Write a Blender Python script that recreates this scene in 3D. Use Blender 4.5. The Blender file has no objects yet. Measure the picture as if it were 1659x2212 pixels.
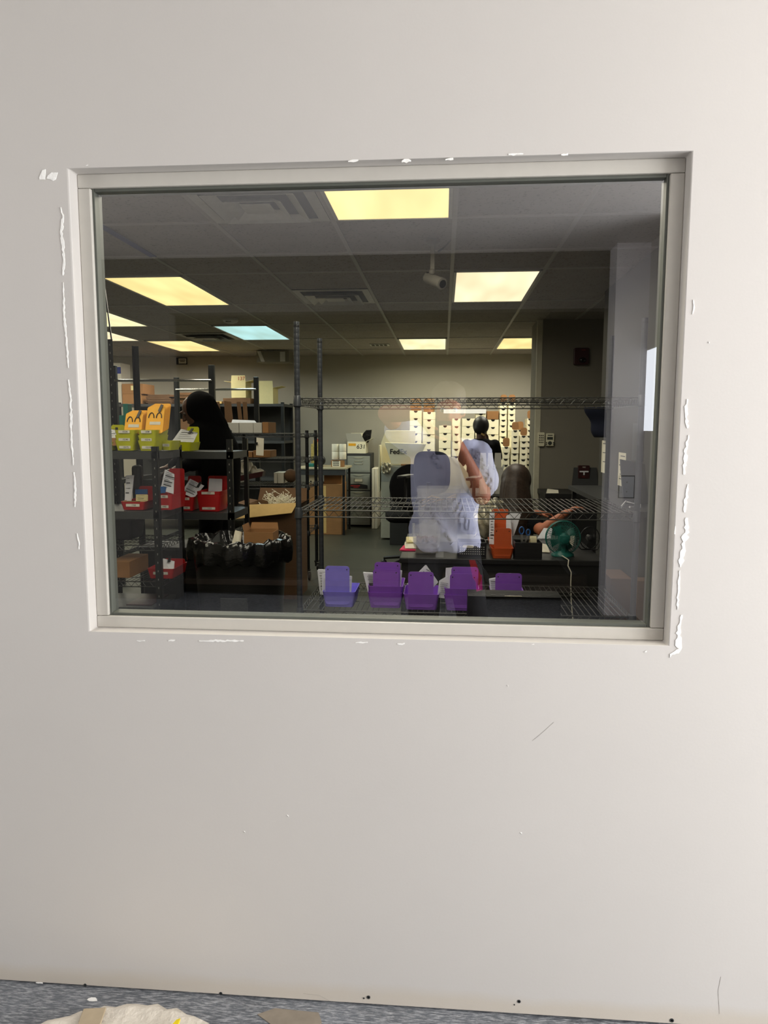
import bpy, bmesh, math, random
from mathutils import Vector, Matrix, Euler
random.seed(7)
C = bpy.context.scene.collection
PI = math.pi
V = Vector
# ------------------------------------------------------------------ camera frame (metres, z up, y into the back room)
FOC = 1570.0; CX, CY = 829.5, 1106.0
EYE = V((0.0, -1.61, 1.40)); DIST = 1.61
YAW, PITCH, ROLL = -8.09173282e-02, -1.15801355e-01, 1.40046464e-03
_f = V((math.sin(YAW)*math.cos(PITCH), math.cos(YAW)*math.cos(PITCH), math.sin(PITCH)))
_r = V((math.cos(YAW), -math.sin(YAW), 0)); _u = _r.cross(_f)
RGT = math.cos(ROLL)*_r + math.sin(ROLL)*_u; UPV = -math.sin(ROLL)*_r + math.cos(ROLL)*_u; FWD = _f
YG = 0.055                                           # the mirror face of the glass
def at(px, py, D):                                   # a survey point: the place seen at (px, py), D metres in front of the eye
    d = FWD*FOC + RGT*(px-CX) - UPV*(py-CY)
    return EYE + d*(D/d.y)
def mir(px, py, D):                                  # the same for what the glass mirrors (stands on this side of it)
    p = at(px, py, D); return V((p.x, 2*YG - p.y, p.z))
def sc(D): return D/FOC
# ------------------------------------------------------------------ materials
def lin(c):
    return tuple(((x/255)/12.92 if x/255 <= .04045 else (((x/255)+.055)/1.055)**2.4) for x in c)
def mat(name, rgb, rough=.6, metal=0., var=.06, scale=30., bump=0., bscale=None, spec=.5, coord='Object', alpha=None, trans=0.):
    m = bpy.data.materials.new(name); m.use_nodes = True
    nt = m.node_tree; b = nt.nodes['Principled BSDF']; L = nt.links
    c = lin(rgb)
    b.inputs['Roughness'].default_value = rough; b.inputs['Metallic'].default_value = metal
    b.inputs['Specular IOR Level'].default_value = spec
    tc = nt.nodes.new('ShaderNodeTexCoord')
    n = nt.nodes.new('ShaderNodeTexNoise'); n.inputs['Scale'].default_value = scale; n.inputs['Detail'].default_value = 3
    L.new(tc.outputs[coord], n.inputs['Vector'])
    r = nt.nodes.new('ShaderNodeValToRGB')
    r.color_ramp.elements[0].position = .3; r.color_ramp.elements[1].position = .7
    r.color_ramp.elements[0].color = (*[x*(1-var) for x in c], 1); r.color_ramp.elements[1].color = (*[min(1, x*(1+var)) for x in c], 1)
    L.new(n.outputs['Fac'], r.inputs['Fac']); L.new(r.outputs['Color'], b.inputs['Base Color'])
    if bump:
        n2 = nt.nodes.new('ShaderNodeTexNoise'); n2.inputs['Scale'].default_value = bscale or scale*4; n2.inputs['Detail'].default_value = 4
        L.new(tc.outputs[coord], n2.inputs['Vector'])
        bp = nt.nodes.new('ShaderNodeBump'); bp.inputs['Strength'].default_value = bump; bp.inputs['Distance'].default_value = .01
        L.new(n2.outputs['Fac'], bp.inputs['Height']); L.new(bp.outputs['Normal'], b.inputs['Normal'])
    if trans: b.inputs['Transmission Weight'].default_value = trans
    if alpha is not None: b.inputs['Alpha'].default_value = alpha
    return m
def emit(name, rgb, s):
    m = bpy.data.materials.new(name); m.use_nodes = True; nt = m.node_tree
    nt.nodes.remove(nt.nodes['Principled BSDF'])
    e = nt.nodes.new('ShaderNodeEmission'); e.inputs['Strength'].default_value = s
    tc = nt.nodes.new('ShaderNodeTexCoord'); mp = nt.nodes.new('ShaderNodeMapping'); mp.inputs['Scale'].default_value = (5, 1.2, 1)
    n = nt.nodes.new('ShaderNodeTexNoise'); n.inputs['Scale'].default_value = 1.0; n.inputs['Detail'].default_value = 1
    nt.links.new(tc.outputs['Object'], mp.inputs['Vector']); nt.links.new(mp.outputs['Vector'], n.inputs['Vector'])
    r = nt.nodes.new('ShaderNodeValToRGB'); c = lin(rgb)
    r.color_ramp.elements[0].position = .3; r.color_ramp.elements[1].position = .7
    r.color_ramp.elements[0].color = (c[0]*.8, c[1]*.76, c[2]*.7, 1); r.color_ramp.elements[1].color = (*c, 1)
    nt.links.new(n.outputs['Fac'], r.inputs['Fac']); nt.links.new(r.outputs['Color'], e.inputs['Color'])
    nt.links.new(e.outputs['Emission'], nt.nodes['Material Output'].inputs['Surface'])
    return m
M = {}
def mk(k, *a, **kw): M[k] = mat(k, *a, **kw)
mk('wall_paint', (214, 208, 201), .75, var=.012, scale=3, bump=.02, bscale=90)
mk('plaster', (250, 249, 246), .85, var=.02, bump=.2, bscale=120)
mk('frame_paint', (198, 194, 186), .35, var=.02)
mk('gasket', (88, 91, 84), .45, var=.04)
mk('dark_gap', (20, 20, 20), .8)
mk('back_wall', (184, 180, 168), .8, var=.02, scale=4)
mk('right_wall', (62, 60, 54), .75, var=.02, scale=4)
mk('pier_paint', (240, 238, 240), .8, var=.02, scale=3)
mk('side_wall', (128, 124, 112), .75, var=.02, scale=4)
mk('lit_corner', (196, 192, 170), .5)
mk('room_wall', (214, 210, 205), .8, var=.02, scale=3)
mk('rear_wall_shade', (84, 83, 80), .85, var=.02, scale=3)  # darker grey carries the shade lying on the rear wall
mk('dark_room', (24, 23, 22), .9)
mk('tee_bar', (176, 172, 166), .5)
mk('white_metal', (205, 205, 200), .45)
mk('vent_dark', (50, 50, 48), .7)
mk('black_steel', (38, 40, 41), .38, metal=.6, var=.1)
mk('grey_post', (56, 59, 63), .4, metal=.3, var=.05)
mk('chrome', (200, 200, 196), .2, metal=1.)
mk('wire', (70, 70, 66), .4, metal=.4)
mk('black_wire', (44, 45, 45), .4, metal=.5)
mk('black_plastic', (22, 22, 23), .4)
mk('dark_grey', (52, 54, 55), .5)
mk('black_bag', (16, 16, 17), .22, bump=.8, bscale=18)
mk('kraft', (150, 108, 66), .85, var=.07, scale=12)
mk('kraft_dark', (104, 76, 50), .85, var=.08, scale=12)
mk('kraft_light', (206, 172, 108), .8, var=.05)
mk('carton_white', (246, 240, 212), .7, var=.02)
mk('carton_grey', (190, 188, 178), .75, var=.03)
mk('carton_cream', (226, 214, 160), .75, var=.03)
mk('paper', (226, 228, 234), .75, var=.02)
mk('paper_warm', (230, 224, 204), .75, var=.02)
mk('ink', (30, 30, 32), .7)
mk('red_ink', (170, 50, 50), .7)
mk('label_white', (214, 212, 200), .7)
mk('lime', (188, 190, 30), .35, var=.05)
mk('amber', (250, 182, 36), .6, var=.05)
mk('teal', (26, 104, 94), .4, var=.04)
mk('red_plastic', (178, 28, 30), .35, var=.05)
mk('purple', (134, 78, 190), .38, var=.04)
mk('violet', (134, 124, 226), .38, var=.04)
mk('orange', (206, 92, 44), .4, var=.04)
mk('blue_plastic', (40, 96, 160), .35)
mk('pink', (226, 40, 96), .6)
mk('magenta', (222, 30, 150), .5)
mk('steel', (170, 170, 165), .3, metal=.9)
mk('tape_blue', (14, 40, 128), .7)
mk('masking', (206, 196, 160), .7)
mk('cabinet_grey', (150, 154, 146), .45, var=.03)
mk('cabinet_light', (176, 176, 160), .5, var=.03)
mk('machine_cream', (224, 216, 186), .55, var=.02)
mk('desk_dark', (26, 26, 25), .45, var=.08)
mk('beige_top', (190, 180, 150), .5)
mk('navy_cloth', (22, 26, 42), .9, var=.12, scale=60, spec=.15)
mk('black_cloth', (8, 8, 9), .95, var=.1, scale=60, spec=.08)
mk('charcoal_cloth', (22, 22, 24), .95, var=.1, scale=60, spec=.1)
mk('shirt', (206, 210, 236), .85, var=.03, scale=12, bump=.5, bscale=9)
mk('pants', (20, 20, 24), .9, var=.1)
mk('skin', (190, 114, 80), .5, var=.06, scale=25)
mk('skin_dark', (84, 56, 42), .5, var=.06, scale=25)
mk('hair_grey', (62, 52, 38), .6, var=.35, scale=70)
mk('hair_brown', (58, 44, 34), .5, var=.3, scale=70)
mk('hair_black', (16, 14, 14), .5, var=.2, scale=70)
mk('red_dark', (52, 10, 11), .4)
mk('lens', (8, 8, 10), .08)
mk('canvas', (226, 218, 204), .95, var=.05, scale=40, bump=.5, bscale=60)
mk('leather', (176, 160, 134), .7)
mk('mortar', (140, 130, 116), .9, var=.1)
mk('green_card', (120, 158, 84), .7)
mk('yellow', (240, 214, 20), .4)
mk('camera_grey', (128, 124, 114), .45)
mk('keypad', (224, 220, 192), .5)
mk('lcd', (58, 62, 58), .3)
mk('clear', (190, 190, 184), .12, alpha=.2, spec=.6)
mk('film', (9, 9, 8), .5, var=.3, scale=6, bump=1.0, bscale=7, spec=.12)
mk('scratch', (150, 145, 138), .8)
mk('wood_dark', (60, 46, 34), .5, var=.3, scale=8)
mk('brown_fill', (92, 62, 34), .8, var=.3, scale=30)
mk('yellow_stuff', (170, 152, 84), .7, var=.3, scale=40)
mk('foil', (206, 200, 176), .2, metal=.4, bump=1.0, bscale=40)

def special_mats():
    # ceiling tiles: fissured off-white mineral board
    m = mat('ceiling_tile', (166, 160, 153), .9, var=.05, scale=6); nt = m.node_tree; b = nt.nodes['Principled BSDF']
    tc = nt.nodes.new('ShaderNodeTexCoord'); n = nt.nodes.new('ShaderNodeTexNoise'); n.inputs['Scale'].default_value = 70; n.inputs['Detail'].default_value = 2
    nt.links.new(tc.outputs['Object'], n.inputs['Vector'])
    r = nt.nodes.new('ShaderNodeValToRGB'); r.color_ramp.elements[0].position = .30; r.color_ramp.elements[1].position = .42
    r.color_ramp.elements[0].color = (.55, .52, .5, 1); r.color_ramp.elements[1].color = (1, 1, 1, 1)
    nt.links.new(n.outputs['Fac'], r.inputs['Fac'])
    mx = nt.nodes.new('ShaderNodeMix'); mx.data_type = 'RGBA'; mx.blend_type = 'MULTIPLY'; mx.inputs['Factor'].default_value = 1
    src = b.inputs['Base Color'].links[0].from_socket
    nt.links.new(src, mx.inputs['A']); nt.links.new(r.outputs['Color'], mx.inputs['B']); nt.links.new(mx.outputs['Result'], b.inputs['Base Color'])
    M['ceiling_tile'] = m
    # dusty scraped concrete
    m = mat('dusty_concrete', (96, 100, 106), .85, var=.25, scale=5, bump=.3, bscale=60); nt = m.node_tree; b = nt.nodes['Principled BSDF']
    tc = nt.nodes.new('ShaderNodeTexCoord'); mp = nt.nodes.new('ShaderNodeMapping'); mp.inputs['Scale'].default_value = (12, 90, 1); mp.inputs['Rotation'].default_value = (0, 0, .25)
    n = nt.nodes.new('ShaderNodeTexNoise'); n.inputs['Scale'].default_value = 3; n.inputs['Detail'].default_value = 6; n.inputs['Roughness'].default_value = .75
    nt.links.new(tc.outputs['Object'], mp.inputs['Vector']); nt.links.new(mp.outputs['Vector'], n.inputs['Vector'])
    r = nt.nodes.new('ShaderNodeValToRGB'); r.color_ramp.elements[0].position = .46; r.color_ramp.elements[1].position = .72
    r.color_ramp.elements[0].color = (0, 0, 0, 1); r.color_ramp.elements[1].color = (1, 1, 1, 1)
    nt.links.new(n.outputs['Fac'], r.inputs['Fac'])
    mx = nt.nodes.new('ShaderNodeMix'); mx.data_type = 'RGBA'
    src = b.inputs['Base Color'].links[0].from_socket
    nt.links.new(r.outputs['Color'], mx.inputs['Factor']); nt.links.new(src, mx.inputs['A']); mx.inputs['B'].default_value = (.55, .56, .58, 1)
    nt.links.new(mx.outputs['Result'], b.inputs['Base Color']); M['dusty_concrete'] = m
    # vinyl floor of the back room
    M['vinyl'] = mat('vinyl', (56, 58, 50), .42, var=.08, scale=2.5)
    # painted drywall whose lowest hand-width was never painted
    m = mat('drywall', (203, 199, 195), .72, var=.012, scale=2.5, bump=.02, bscale=160); nt = m.node_tree; b = nt.nodes['Principled BSDF']
    tc = nt.nodes.new('ShaderNodeTexCoord'); sp = nt.nodes.new('ShaderNodeSeparateXYZ'); nt.links.new(tc.outputs['Object'], sp.inputs[0])
    n = nt.nodes.new('ShaderNodeTexNoise'); n.inputs['Scale'].default_value = 7; nt.links.new(tc.outputs['Object'], n.inputs['Vector'])
    ma = nt.nodes.new('ShaderNodeMath'); ma.operation = 'MULTIPLY_ADD'; ma.inputs[1].default_value = .03
    nt.links.new(n.outputs['Fac'], ma.inputs[0]); nt.links.new(sp.outputs['Z'], ma.inputs[2])
    r = nt.nodes.new('ShaderNodeValToRGB'); r.color_ramp.elements[0].position = .045; r.color_ramp.elements[1].position = .075
    r.color_ramp.elements[0].color = (1, 1, 1, 1); r.color_ramp.elements[1].color = (0, 0, 0, 1)
    nt.links.new(ma.outputs[0], r.inputs['Fac'])
    mx = nt.nodes.new('ShaderNodeMix'); mx.data_type = 'RGBA'; src = b.inputs['Base Color'].links[0].from_socket
    nt.links.new(r.outputs['Color'], mx.inputs['Factor']); nt.links.new(src, mx.inputs['A']); mx.inputs['B'].default_value = (*lin((200, 192, 181)), 1)
    nt.links.new(mx.outputs['Result'], b.inputs['Base Color']); M['drywall'] = m
    # lightly mirrored observation glass
    m = bpy.data.materials.new('mirror_glass'); m.use_nodes = True; nt = m.node_tree; nt.nodes.remove(nt.nodes['Principled BSDF'])
    t = nt.nodes.new('ShaderNodeBsdfTransparent'); t.inputs['Color'].default_value = (.98, .985, .97, 1)
    g = nt.nodes.new('ShaderNodeBsdfGlossy'); g.inputs['Roughness'].default_value = 0; g.inputs['Color'].default_value = (.95, .96, 1, 1)
    x = nt.nodes.new('ShaderNodeMixShader'); x.inputs[0].default_value = GLASS_R
    nt.links.new(t.outputs[0], x.inputs[1]); nt.links.new(g.outputs[0], x.inputs[2]); nt.links.new(x.outputs[0], nt.nodes['Material Output'].inputs['Surface'])
    M['mirror_glass'] = m
    m = bpy.data.materials.new('plain_glass'); m.use_nodes = True; nt = m.node_tree; nt.nodes.remove(nt.nodes['Principled BSDF'])
    t = nt.nodes.new('ShaderNodeBsdfTransparent'); nt.links.new(t.outputs[0], nt.nodes['Material Output'].inputs['Surface']); M['plain_glass'] = m
GLASS_R = .26
special_mats()
M['lamp_yellow'] = emit('lamp_yellow', (255, 232, 160), 1.7)
M['lamp_white'] = emit('lamp_white', (250, 246, 196), 1.7)
M['lamp_blue'] = emit('lamp_blue', (190, 236, 236), 1.5)
M['lamp_warm'] = emit('lamp_warm', (255, 240, 200), 1.7)
# ------------------------------------------------------------------ mesh building (all shapes in world metres)
class MB:
    def __init__(s): s.v = []; s.f = []; s.mi = []; s.cur = 0
    def add(s, vs, fs):
        o = len(s.v); s.v += [V(p) for p in vs]; s.f += [tuple(i+o for i in f) for f in fs]; s.mi += [s.cur]*len(fs); return s
    def hexa(s, p):   # bottom 4 (ccw from above), top 4
        return s.add(p, [(3,2,1,0),(4,5,6,7),(0,1,5,4),(1,2,6,5),(2,3,7,6),(3,0,4,7)])
    def box(s, c, d, rz=0, rx=0, ry=0):
        R = Euler((rx, ry, rz)).to_matrix(); x, y, z = d[0]/2, d[1]/2, d[2]/2
        p = [(-x,-y,-z),(x,-y,-z),(x,y,-z),(-x,y,-z),(-x,-y,z),(x,-y,z),(x,y,z),(-x,y,z)]
        return s.hexa([V(c)+R@V(q) for q in p])
    def b2(s, a, b):  # box between two corners
        a, b = V(a), V(b); lo = V([min(a[i], b[i]) for i in range(3)]); hi = V([max(a[i], b[i]) for i in range(3)])
        return s.box((lo+hi)/2, hi-lo)
    def frame(s, d):
        d = V(d).normalized(); a = V((0,0,1)) if abs(d.z) < .9 else V((1,0,0)); x = d.cross(a).normalized(); return x, d.cross(x).normalized()
    def tube(s, pts, r, n=8, cap=True):
        pts = [V(p) for p in pts]; k = len(pts); rs = r if isinstance(r, (list, tuple)) else [r]*k
        vs = []; px = None
        for i in range(k):
            d = (pts[min(i+1, k-1)]-pts[max(i-1, 0)])
            if d.length < 1e-9: d = V((0,0,1))
            d.normalize()
            if px is None: x, y = s.frame(d)
            else:
                x = px - d*px.dot(d); x = x.normalized() if x.length > 1e-6 else s.frame(d)[0]; y = d.cross(x).normalized()
            px = x
            vs += [pts[i] + (x*math.cos(2*PI*j/n)+y*math.sin(2*PI*j/n))*rs[i] for j in range(n)]
        fs = [(i*n+j, i*n+(j+1)%n, (i+1)*n+(j+1)%n, (i+1)*n+j) for i in range(k-1) for j in range(n)]
        if cap: fs += [tuple(reversed(range(n))), tuple((k-1)*n+j for j in range(n))]
        return s.add(vs, fs)
    def cyl(s, a, b, r, r2=None, n=12): return s.tube([a, b], [r, r if r2 is None else r2], n)
    def rings(s, rs, cap=True):
        n = len(rs[0]); vs = [p for r in rs for p in r]
        fs = [(i*n+j, i*n+(j+1)%n, (i+1)*n+(j+1)%n, (i+1)*n+j) for i in range(len(rs)-1) for j in range(n)]
        if cap: fs += [tuple(reversed(range(n))), tuple((len(rs)-1)*n+j for j in range(n))]
        return s.add(vs, fs)
    def lathe(s, prof, c, n=24, cap=True, axis='z'):
        rs = []
        for r, z in prof:
            ring = []
            for j in range(n):
                a = 2*PI*j/n; q = V((r*math.cos(a), r*math.sin(a), z))
                if axis == 'y': q = V((q.x, z, q.y))
                if axis == 'x': q = V((z, q.x, q.y))
                ring.append(V(c)+q)
            rs.append(ring)
        return s.rings(rs, cap)
    def ball(s, c, r, n=12, m=8, rz=0, rx=0, ry=0):
        if not isinstance(r, (tuple, list)): r = (r, r, r)
        R = Euler((rx, ry, rz)).to_matrix(); rs = []
        for i in range(m+1):
            t = PI*i/m; q = max(math.sin(t), 1e-3)
            rs.append([V(c)+R@V((r[0]*q*math.cos(2*PI*j/n), r[1]*q*math.sin(2*PI*j/n), -r[2]*math.cos(t))) for j in range(n)])
        return s.rings(rs)
    def prism(s, poly, off):
        poly = [V(p) for p in poly]; off = V(off); n = len(poly)
        return s.add(poly+[p+off for p in poly], [tuple(range(n)), tuple(reversed(range(n, 2*n)))]+[(i, i+n, (i+1)%n+n, (i+1)%n) for i in range(n)])
    def strip(s, A, B):
        n = len(A); return s.add(list(A)+list(B), [(i, i+1, n+i+1, n+i) for i in range(n-1)])
    def grid(s, fn, nu, nv):
        vs = [fn(i/nu, j/nv) for j in range(nv+1) for i in range(nu+1)]; w = nu+1
        return s.add(vs, [(j*w+i, j*w+i+1, (j+1)*w+i+1, (j+1)*w+i) for j in range(nv) for i in range(nu)])
    def capsule(s, pts, rs, n=12):
        s.tube(pts, rs, n)
        for p, r in zip(pts, rs): s.ball(p, r, n, 8)
        return s
    def build(s, name, material, parent=None, smooth=None, bevel=0, org=None, solid=0):
        me = bpy.data.meshes.new(name)
        o0 = top(parent).location if parent else (V(org) if org is not None else V((0,0,0)))
        me.from_pydata([p-o0 for p in s.v], [], s.f)
        ms = material if isinstance(material, list) else [material]
        for m in ms: me.materials.append(M[m] if isinstance(m, str) else m)
        for p, i in zip(me.polygons, s.mi): p.material_index = i
        bm = bmesh.new(); bm.from_mesh(me); bmesh.ops.recalc_face_normals(bm, faces=bm.faces); bm.to_mesh(me); bm.free()
        if smooth:
            for p in me.polygons: p.use_smooth = True
            me.set_sharp_from_angle(angle=math.radians(smooth if smooth > 1 else 40))
        o = bpy.data.objects.new(name, me); C.objects.link(o)
        if parent: o.parent = parent
        else: o.location = o0
        if solid:
            md = o.modifiers.new('thick', 'SOLIDIFY'); md.thickness = solid; md.offset = 0
        if bevel:
            md = o.modifiers.new('edge', 'BEVEL'); md.width = bevel; md.segments = 2; md.limit_method = 'ANGLE'
        return o
def top(o):
    while o.parent: o = o.parent
    return o
def tag(o, label, cat, group=None):
    o['label'] = label; o['category'] = cat
    if group: o['group'] = group
    return o
def thing(name, label, cat, loc, group=None):
    o = bpy.data.objects.new(name, None); o.empty_display_size = .05; C.objects.link(o); o.location = V(loc)
    return tag(o, label, cat, group)
def struct(o): o['kind'] = 'structure'; return o
def remesh(o, vox, it=3):
    m = o.modifiers.new('r', 'REMESH'); m.mode = 'VOXEL'; m.voxel_size = vox; m.use_smooth_shade = True
    if it:
        s = o.modifiers.new('s', 'SMOOTH'); s.iterations = it; s.factor = .5
    dg = bpy.context.evaluated_depsgraph_get(); dg.update()
    me = bpy.data.meshes.new_from_object(o.evaluated_get(dg)); old = o.data
    o.modifiers.clear(); mats = [x for x in old.materials]; o.data = me
    me.materials.clear()
    for x in mats: me.materials.append(x)
    for p in me.polygons: p.use_smooth = True; p.material_index = 0
    return o
def writing(name, text, size, pos, material, parent, rx=PI/2, rz=0, ry=0, align='CENTER', shear=0, bold=0):
    cu = bpy.data.curves.new(name, 'FONT'); cu.body = text; cu.size = size; cu.extrude = .0004; cu.align_x = align; cu.align_y = 'CENTER'; cu.shear = shear; cu.offset = bold
    t = bpy.data.objects.new(name, cu); C.objects.link(t)
    dg = bpy.context.evaluated_depsgraph_get(); dg.update()
    me = bpy.data.meshes.new_from_object(t.evaluated_get(dg)); bpy.data.objects.remove(t); bpy.data.curves.remove(cu)
    me.name = name; me.transform(Euler((rx, ry, rz)).to_matrix().to_4x4()); me.transform(Matrix.Translation(V(pos)-(top(parent).location if parent else V((0,0,0)))))
    me.materials.clear(); me.materials.append(M[material])
    o = bpy.data.objects.new(name, me); C.objects.link(o); o.parent = parent
    return o
def rrect(x0, x1, z0, z1, r, y, n=4):
    out = []
    for cx, cz, a in ((x1-r, z1-r, 0), (x0+r, z1-r, PI/2), (x0+r, z0+r, PI), (x1-r, z0+r, 1.5*PI)):
        out += [V((cx+r*math.cos(a+PI/2*i/n), y, cz+r*math.sin(a+PI/2*i/n))) for i in range(n+1)]
    return out
ORD = ['zeroth', 'first', 'second', 'third', 'fourth', 'fifth', 'sixth', 'seventh', 'eighth', 'ninth', 'tenth', 'eleventh', 'twelfth', 'thirteenth']
# ================================================================== the setting
BACK_Z = 2.44; NEAR_Z = 2.70; TH = .125
YB = 10.68-DIST                     # back wall of the mail room
def slab(name, a, b, m, bevel=0): return struct(MB().b2(a, b).build(name, m, None, org=((V(a)+V(b))/2), bevel=bevel))
slab('floor', (-6.6, TH, -.1), (2.4, YB+.15, 0), 'vinyl')
slab('floor.001', (-3.6, -9.2, -.1), (3.4, TH, 0), 'dusty_concrete')
slab('ceiling', (-6.6, TH, BACK_Z), (2.4, YB+.15, BACK_Z+.1), 'ceiling_tile')
slab('ceiling.001', (-3.6, -4.05, NEAR_Z), (3.4, TH, NEAR_Z+.1), 'room_wall')
# window wall with its opening
OX0, OX1, OZ0, OZ1 = -.5135*1.61, .3115*1.61, 1.4-.2975*1.61, 1.4+.35*1.61
mb = MB(); o4 = [(-6.6, .007), (3.4, .007), (3.4, 2.85), (-6.6, 2.85)]; i4 = [(OX0, OZ0), (OX1, OZ0), (OX1, OZ1), (OX0, OZ1)]
vs = [V((x, 0, z)) for x, z in o4+i4]+[V((x, TH, z)) for x, z in o4+i4]; fs = []
for k in range(4):
    n = (k+1) % 4
    fs += [(k, n, 4+n, 4+k), (8+k, 12+k, 12+n, 8+n), (4+k, 4+n, 12+n, 12+k), (k, 8+k, 8+n, n)]
wall_front = struct(mb.add(vs, fs).build('wall_front', 'drywall', bevel=.003))
struct(MB().b2((-6.5, .03, 0), (3.3, .1, .02)).build('trim_1', 'dark_gap'))       # sole plate in the shadow gap
# chips of bare plaster around the opening
def chip(pts, d=1.0, name='plaster_chip', m='plaster', th=.0012):
    w = [at(x, y, DIST) for x, y in pts]; w = [V((p.x, -.0002, p.z)) for p in w]
    return MB().prism(w, (0, -th, 0)).build(name, m, wall_front)
def trail(line, wid, seed, name='plaster_chip', m='plaster'):
    R = random.Random(seed); L, Rr = [], []
    for i in range(len(line)-1):
        (x0, y0), (x1, y1) = line[i], line[i+1]; n = max(2, int(math.hypot(x1-x0, y1-y0)/5))
        for k in range(n):
            t = k/n; x = x0+(x1-x0)*t; y = y0+(y1-y0)*t; tt = (i+t)/(len(line)-1); w = wid*math.sin(PI*min(1, max(.06, tt*.96+.02)))**.5
            vert = abs(y1-y0) > abs(x1-x0)
            a, b = w*R.uniform(.15, 1), w*R.uniform(.15, 1)
            if vert: L.append((x-a, y)); Rr.append((x+b, y))
            else: L.append((x, y-a)); Rr.append((x, y+b))
    A = [at(x, y, DIST) for x, y in L]; B = [at(x, y, DIST) for x, y in Rr]
    A = [V((p.x, -.0014, p.z)) for p in A]; B = [V((p.x, -.0014, p.z)) for p in B]; n = len(A)
    mb = MB(); mb.strip(A, B); A2 = [p+V((0, .0013, 0)) for p in A]; B2 = [p+V((0, .0013, 0)) for p in B]; mb.strip(A, A2); mb.strip(B, B2)
    return mb.build(name, m, wall_front)
chip([(85,384),(92,368),(99,366),(98,388),(86,388)]); chip([(101,386),(104,379),(112,373),(125,373),(121,388),(115,391),(110,388)])
for s, (ln, w) in enumerate([([(131,448),(137,470),(133,500),(139,560),(136,600)], 4), ([(137,610),(139,680),(146,760),(148,800)], 3), ([(148,820),(153,860),(154,940),(159,1010)], 3),
      ([(160,1020),(163,1060),(162,1100)], 3), ([(167,1152),(171,1175),(170,1192)], 3),
      ([(1484,862),(1481,900),(1485,930)], 6), ([(1487,940),(1481,975),(1478,1010),(1476,1030)], 6), ([(1486,1046),(1481,1085),(1477,1112)], 5), ([(1483,1118),(1482,1150),(1474,1190),(1469,1230)], 9),
      ([(1468,1232),(1465,1270),(1463,1322)], 4), ([(1472,1328),(1468,1352),(1465,1372),(1466,1405),(1452,1412),(1441,1421)], 8),
      ([(1497,648),(1499,664),(1494,684)], 2.5), ([(1459,1136),(1457,1160)], 1.5),
      ([(752,349),(780,345)], 5), ([(868,349),(893,347)], 6), ([(962,345),(985,343)], 5), ([(1098,334),(1136,332)], 4), ([(1212,335),(1232,333)], 3),
      ([(186,358),(196,356)], 2), ([(296,1384),(320,1384)], 2), ([(364,1384),(384,1383)], 3), ([(430,1384),(532,1384)], 3), ([(768,1388),(800,1387)], 2), ([(858,1391),(880,1390)], 3), ([(1392,1408),(1402,1407)], 3), ([(1148,1392),(1160,1391)],1.5),
      ([(1531,738),(1533,745)], 2), ([(1096,1480),(1100,1484)], 1), ([(620,1760),(628,1766)], 1.5), ([(527,1795),(533,1799)], 1.5), ([(1124,1798),(1131,1803)], 1.5), ([(78,2122),(98,2124)], 1.5)]):
    trail(ln, w, s+3)
def scratch(pts, r=.0004):
    return MB().tube([V((p.x, -.0003, p.z)) for p in (at(x, y, DIST) for x, y in pts)], r*.6, 4).build('scratch', 'scratch', wall_front)
scratch([(1150,1600),(1172,1582),(1196,1560)]); scratch([(1557,2110),(1551,2140),(1554,2190)]); scratch([(655,2146),(690,2150),(712,2162)])
for x, y, r in [(184,2128,.0042),(477,2146,.004),(796,2154,.0045),(1121,2163,.0042),(1451,2204,.005),(786,2156,.002),(1111,2170,.0016)]:   # screws left in the board
    p = at(x, y, DIST); MB().lathe([(r*.3, .001), (r, .0009), (r, -.0006), (r*.55, -.0007), (r*.5, .0004)], (p.x, -.0004, p.z), 12, axis='y').build('screw_head', 'dark_grey', wall_front, smooth=1)
# window: rails run through, stiles stand between them
win = bpy.data.objects.new('window_1', None); C.objects.link(win); win.location = ((OX0+OX1)/2, .06, OZ0); struct(win)
FW = .0300; FY = .036
for nm, x0, x1, z0, z1 in (('frame_rail', OX0, OX1, OZ1-FW, OZ1), ('frame_rail', OX0, OX1, OZ0, OZ0+FW*.95), ('frame_stile', OX0, OX0+FW, OZ0+FW*.95+.0006, OZ1-FW-.0006), ('frame_stile', OX1-FW, OX1, OZ0+FW*.95+.0006, OZ1-FW-.0006)):
    MB().b2((x0, FY, z0), (x1, .079, z1)).build(nm, 'frame_paint', win, bevel=.0025)
gx0, gx1, gz0, gz1 = OX0+FW, OX1-FW, OZ0+FW*.95, OZ1-FW
for k, (x0, x1, z0, z1) in enumerate(((gx0, gx0+.0055, gz0, gz1), (gx1-.0055, gx1, gz0, gz1), (gx0+.006, gx1-.006, gz0, gz0+.0065), (gx0+.006, gx1-.006, gz1-.0065, gz1))):
    MB().b2((x0, FY+.008, z0), (x1, YG+.026, z1)).build('glazing_bead', 'gasket', win, bevel=.001)
mb = MB(); y0, y1 = YG, YG+.006; x0, x1, z0, z1 = gx0+.003, gx1-.003, gz0+.003, gz1-.003
mb.add([(x0,y0,z0),(x1,y0,z0),(x1,y0,z1),(x0,y0,z1)], [(0,1,2,3)]); mb.cur = 1
mb.add([(x0,y1,z0),(x1,y1,z0),(x1,y1,z1),(x0,y1,z1)], [(3,2,1,0)])
mb.build('pane', ['mirror_glass', 'plain_glass'], win)
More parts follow.
